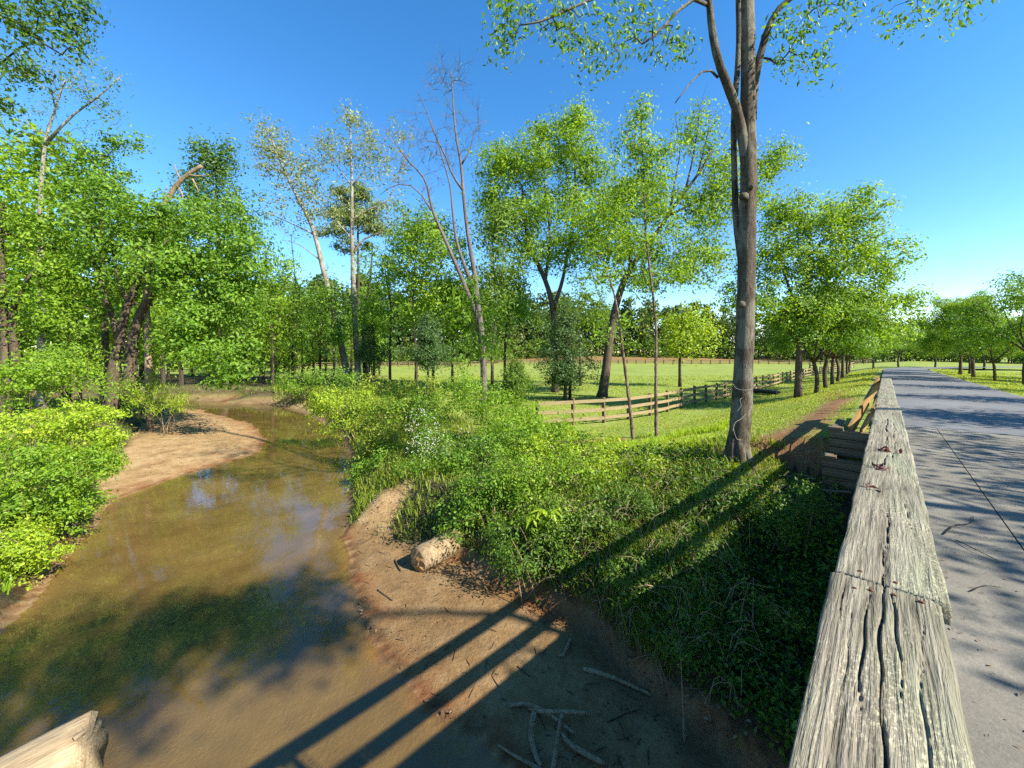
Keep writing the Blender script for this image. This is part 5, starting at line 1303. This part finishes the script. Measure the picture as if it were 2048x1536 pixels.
# big debarked log end in the lower left corner
m_bare = wood_mat("wood_debarked", (0.40, 0.28, 0.15), (0.55, 0.41, 0.24), (0.66, 0.53, 0.34), 9, 0.7)
a0, a1 = Vector(PD(182, 1492, 3.55)), Vector(PD(-260, 1730, 3.0))
a1 = a0 + (a1 - a0).normalized() * 2.6
a1.z = max(a1.z, ground(a1.x, a1.y) + 0.05)
dv = a1 - a0
cl_ = tag(add_obj("debarked_log", None, None, (a1.x, a1.y, a1.z - 0.2)), "pale debarked log end poking into the lower left corner above the water", "log")
mb = MB(); rg = np.random.default_rng(12)
nk = 26
prof = 1 + 0.10 * np.sin(np.linspace(0, 2 * np.pi, nk, endpoint=False) * 3 + 1) + 0.05 * rg.uniform(-1, 1, nk)
tt = np.linspace(0, dv.length, 22); ang = np.linspace(0, 2 * np.pi, nk, endpoint=False)
rr = 0.245 * (1 + 0.03 * np.sin(tt * 5))
V = np.stack([np.repeat(tt[:, None], nk, 1), rr[:, None] * prof * np.cos(ang), rr[:, None] * prof * np.sin(ang)], -1)
V[0, :, 0] += 0.015 * np.sin(ang * 5) + 0.02 * rg.uniform(-1, 1, nk)
V[1, :, 0] += 0.02
i = np.arange(21)[:, None] * nk; j = np.arange(nk)[None, :]; j2 = (j + 1) % nk
mb.add(np.vstack([V.reshape(-1, 3), [[0.03, 0, 0]]]), np.stack([i + j, i + j2, i + nk + j2, i + nk + j], -1).reshape(-1, 4), [(22 * nk, (x + 1) % nk, x) for x in range(nk)])
child_world(add_obj("log_shaft", mb.mesh("log_shaft", m_bare, True)), cl_, Matrix.Translation(a0) @ dv.to_track_quat('X', 'Z').to_matrix().to_4x4())
mb = MB(); mb.tube([(0.0, 0.10, 0.2), (-0.05, 0.10, 0.215), (-0.10, 0.105, 0.215)], [0.03, 0.018, 0.003], 6)
child_world(add_obj("splinter", mb.mesh("splinter", m_bare)), cl_, Matrix.Translation(a0) @ dv.to_track_quat('X', 'Z').to_matrix().to_4x4())
# sticks
def stick(label, pix, r0, r1, lift=0.03, bark='drift', rough=0.15):
    pts = []
    for q in pix:
        x, y, z = P(q[0], q[1], W + 0.10)
        pts.append((x, y, max(ground(x, y), W - 0.02) + lift + (q[2] if len(q) > 2 else 0)))
    return solo("stick", label, "stick", pts, r0, r1, BARK[bark], 8, 16, rough, "driftwood sticks on the right sandbar")
stick("crooked pale branch, topmost of the branch pile on the sand", [(1020, 1408), (1052, 1409), (1095, 1436, .05), (1148, 1472)], 0.026, 0.018, 0.04)
stick("level pale branch crossing the pile on the sand", [(1066, 1430, .04), (1120, 1441, .07), (1182, 1440, .02)], 0.024, 0.020, 0.05)
stick("curved branch at the left of the pile pointing down to the frame edge", [(1068, 1432, .06), (1062, 1470, .02), (1072, 1505), (1082, 1526)], 0.032, 0.028)
stick("straight grey branch leaning down through the middle of the pile", [(1124, 1444, .09), (1114, 1490, .04), (1104, 1545)], 0.020, 0.030)
stick("knobby branch at the right of the pile", [(1124, 1474, .03), (1134, 1486, .02), (1160, 1508, .03), (1210, 1529)], 0.026, 0.028)
stick("long thin branch running out of the lower frame edge", [(996, 1480), (1040, 1508), (1085, 1534)], 0.012, 0.022)
stick("thin offshoot under the branch pile", [(1058, 1416), (1085, 1430, .03), (1120, 1450, .03)], 0.012, 0.016)
stick("straight stick alone on the shaded sand", [(1166, 1346), (1230, 1361), (1304, 1382)], 0.030, 0.024)
stick("short forked stick standing near the shadow edge", [(1141, 1288), (1134, 1304), (1127, 1317), (1118, 1320)], 0.026, 0.016)
stick("fine dark twig on the lit sand", [(1035, 1333), (1050, 1345), (1060, 1352)], 0.008, 0.006, 0.01, 'dark')
stick("dark twig near the water's edge", [(755, 1175), (780, 1195), (785, 1198)], 0.012, 0.008, 0.01, 'dark')
stick("dark twig fork left of the sawn log", [(790, 1120), (797, 1135), (802, 1142)], 0.016, 0.012, 0.02, 'dark')
stick("thin long twig on the shaded sand at right", [(1215, 1450), (1250, 1435), (1275, 1423)], 0.008, 0.006, 0.01, 'dark')
# pale poles by the lower wall
x, y, z = gp(1640, 990); x2, y2, z2 = gp(1703, 998)
solo("pale_pole", "pale straight pole on the ground below the timber walls", "stick", [(x, y, z + 0.10), (x2, y2, ground(x2, y2) + 0.12)], 0.022, 0.022, BARK['pale'], 8, 8, 0.03)
x, y, z = gp(1590, 952); x2, y2, z2 = gp(1632, 962)
solo("pale_branch", "bent pale branch on the soil left of the timber walls", "stick", [(x, y, z + 0.04), ((x + x2) / 2, (y + y2) / 2, z + 0.06), (x2, y2, ground(x2, y2) + 0.03)], 0.020, 0.015, BARK['drift'], 8, 8)
# corrugated drain pipe
pa, pb = Vector(gp(1506, 784)), Vector(gp(1556, 789))
m_pipe, nt, out = new_mat("black_plastic"); principled(nt, out, (0.022, 0.022, 0.024), 0.45)
dv = (pb - pa); n_ = 120
mb = MB(); u = np.linspace(0, 1, n_); mb.tube(np.array([(0, 0, 0.15)]) + np.outer(u, np.array(dv)), 0.15 + 0.022 * np.sin(u * 2 * np.pi * 20), 16)
tag(add_obj("drain_pipe", mb.mesh("drain_pipe", m_pipe), None, pa), "black corrugated drain pipe lying on the lawn by the fence", "pipe")
# bits on the railing and the deck
m_bit = leaf_mat("dried_blossom", (0.05, 0.012, 0.012), (0.10, 0.02, 0.018), (0.20, 0.06, 0.04), 0.05, (1, 1, 1))
for k, (s_, t_, n_, lab) in enumerate(((3.05, -0.012, 26, "dark red dried blossom on the cap, nearer the far end"), (2.55, -0.024, 16, "dark red dried blossom on the cap, nearer the joint"), (2.14, -0.04, 6, "reddish crumbs in the cap's crack"))):
    g = np.random.default_rng(400 + k); x, y = ST(s_, t_); z = 1.0 + road_z(s_) + 0.002
    LV, LF = leaf_quads(g.normal(size=(n_, 3)) * np.array([.02, .02, .004]) + np.array([0, 0, .008]), 0.03, 0.6, 0.4, 0, 0.15, None, g)
    tag(add_obj("dried_blossom", np_mesh("dried_blossom", LV, LF, None, [m_bit]), None, (x, y, z)), lab, "blossom", "dried blossoms on the railing cap")
def twig_on(label, pts, r):
    p = [(*ST(s_, t_), road_z(s_) + 0.012 + h_) for s_, t_, h_ in pts]
    solo("twig", label, "twig", p, r, r * 0.5, BARK['dark'], 5, 12, 0.1, "twigs fallen on the bridge deck")
twig_on("small dark twig on the deck beside the joint line", [(5.0, 0.36, 0), (5.3, 0.45, .01), (5.5, 0.56, 0), (5.75, 0.60, 0)], 0.006)
twig_on("thin twig on the deck nearer the railing", [(4.9, 0.42, 0), (4.75, 0.50, .01), (4.6, 0.62, 0)], 0.004)
twig_on("tiny twig on the deck by the right picture edge", [(3.9, 0.40, 0), (4.05, 0.47, 0), (4.1, 0.55, 0)], 0.004)
g = np.random.default_rng(55)
s_, t_ = g.uniform(1.2, 12, 1100), 0.1 + 1.9 * g.random(1100) ** 2.2; X, Y = ST(s_, t_)
LV, LF = leaf_quads(np.stack([X, Y, road_z(s_) + 0.006], 1), 0.022, 5, 0.35, 0, 0.1, None, g)
tag(add_obj("deck_litter", np_mesh("deck_litter", LV, LF, None, [LEAF['dry']])), "small dry leaf scraps on the bridge deck", "leaf litter", None, "stuff")
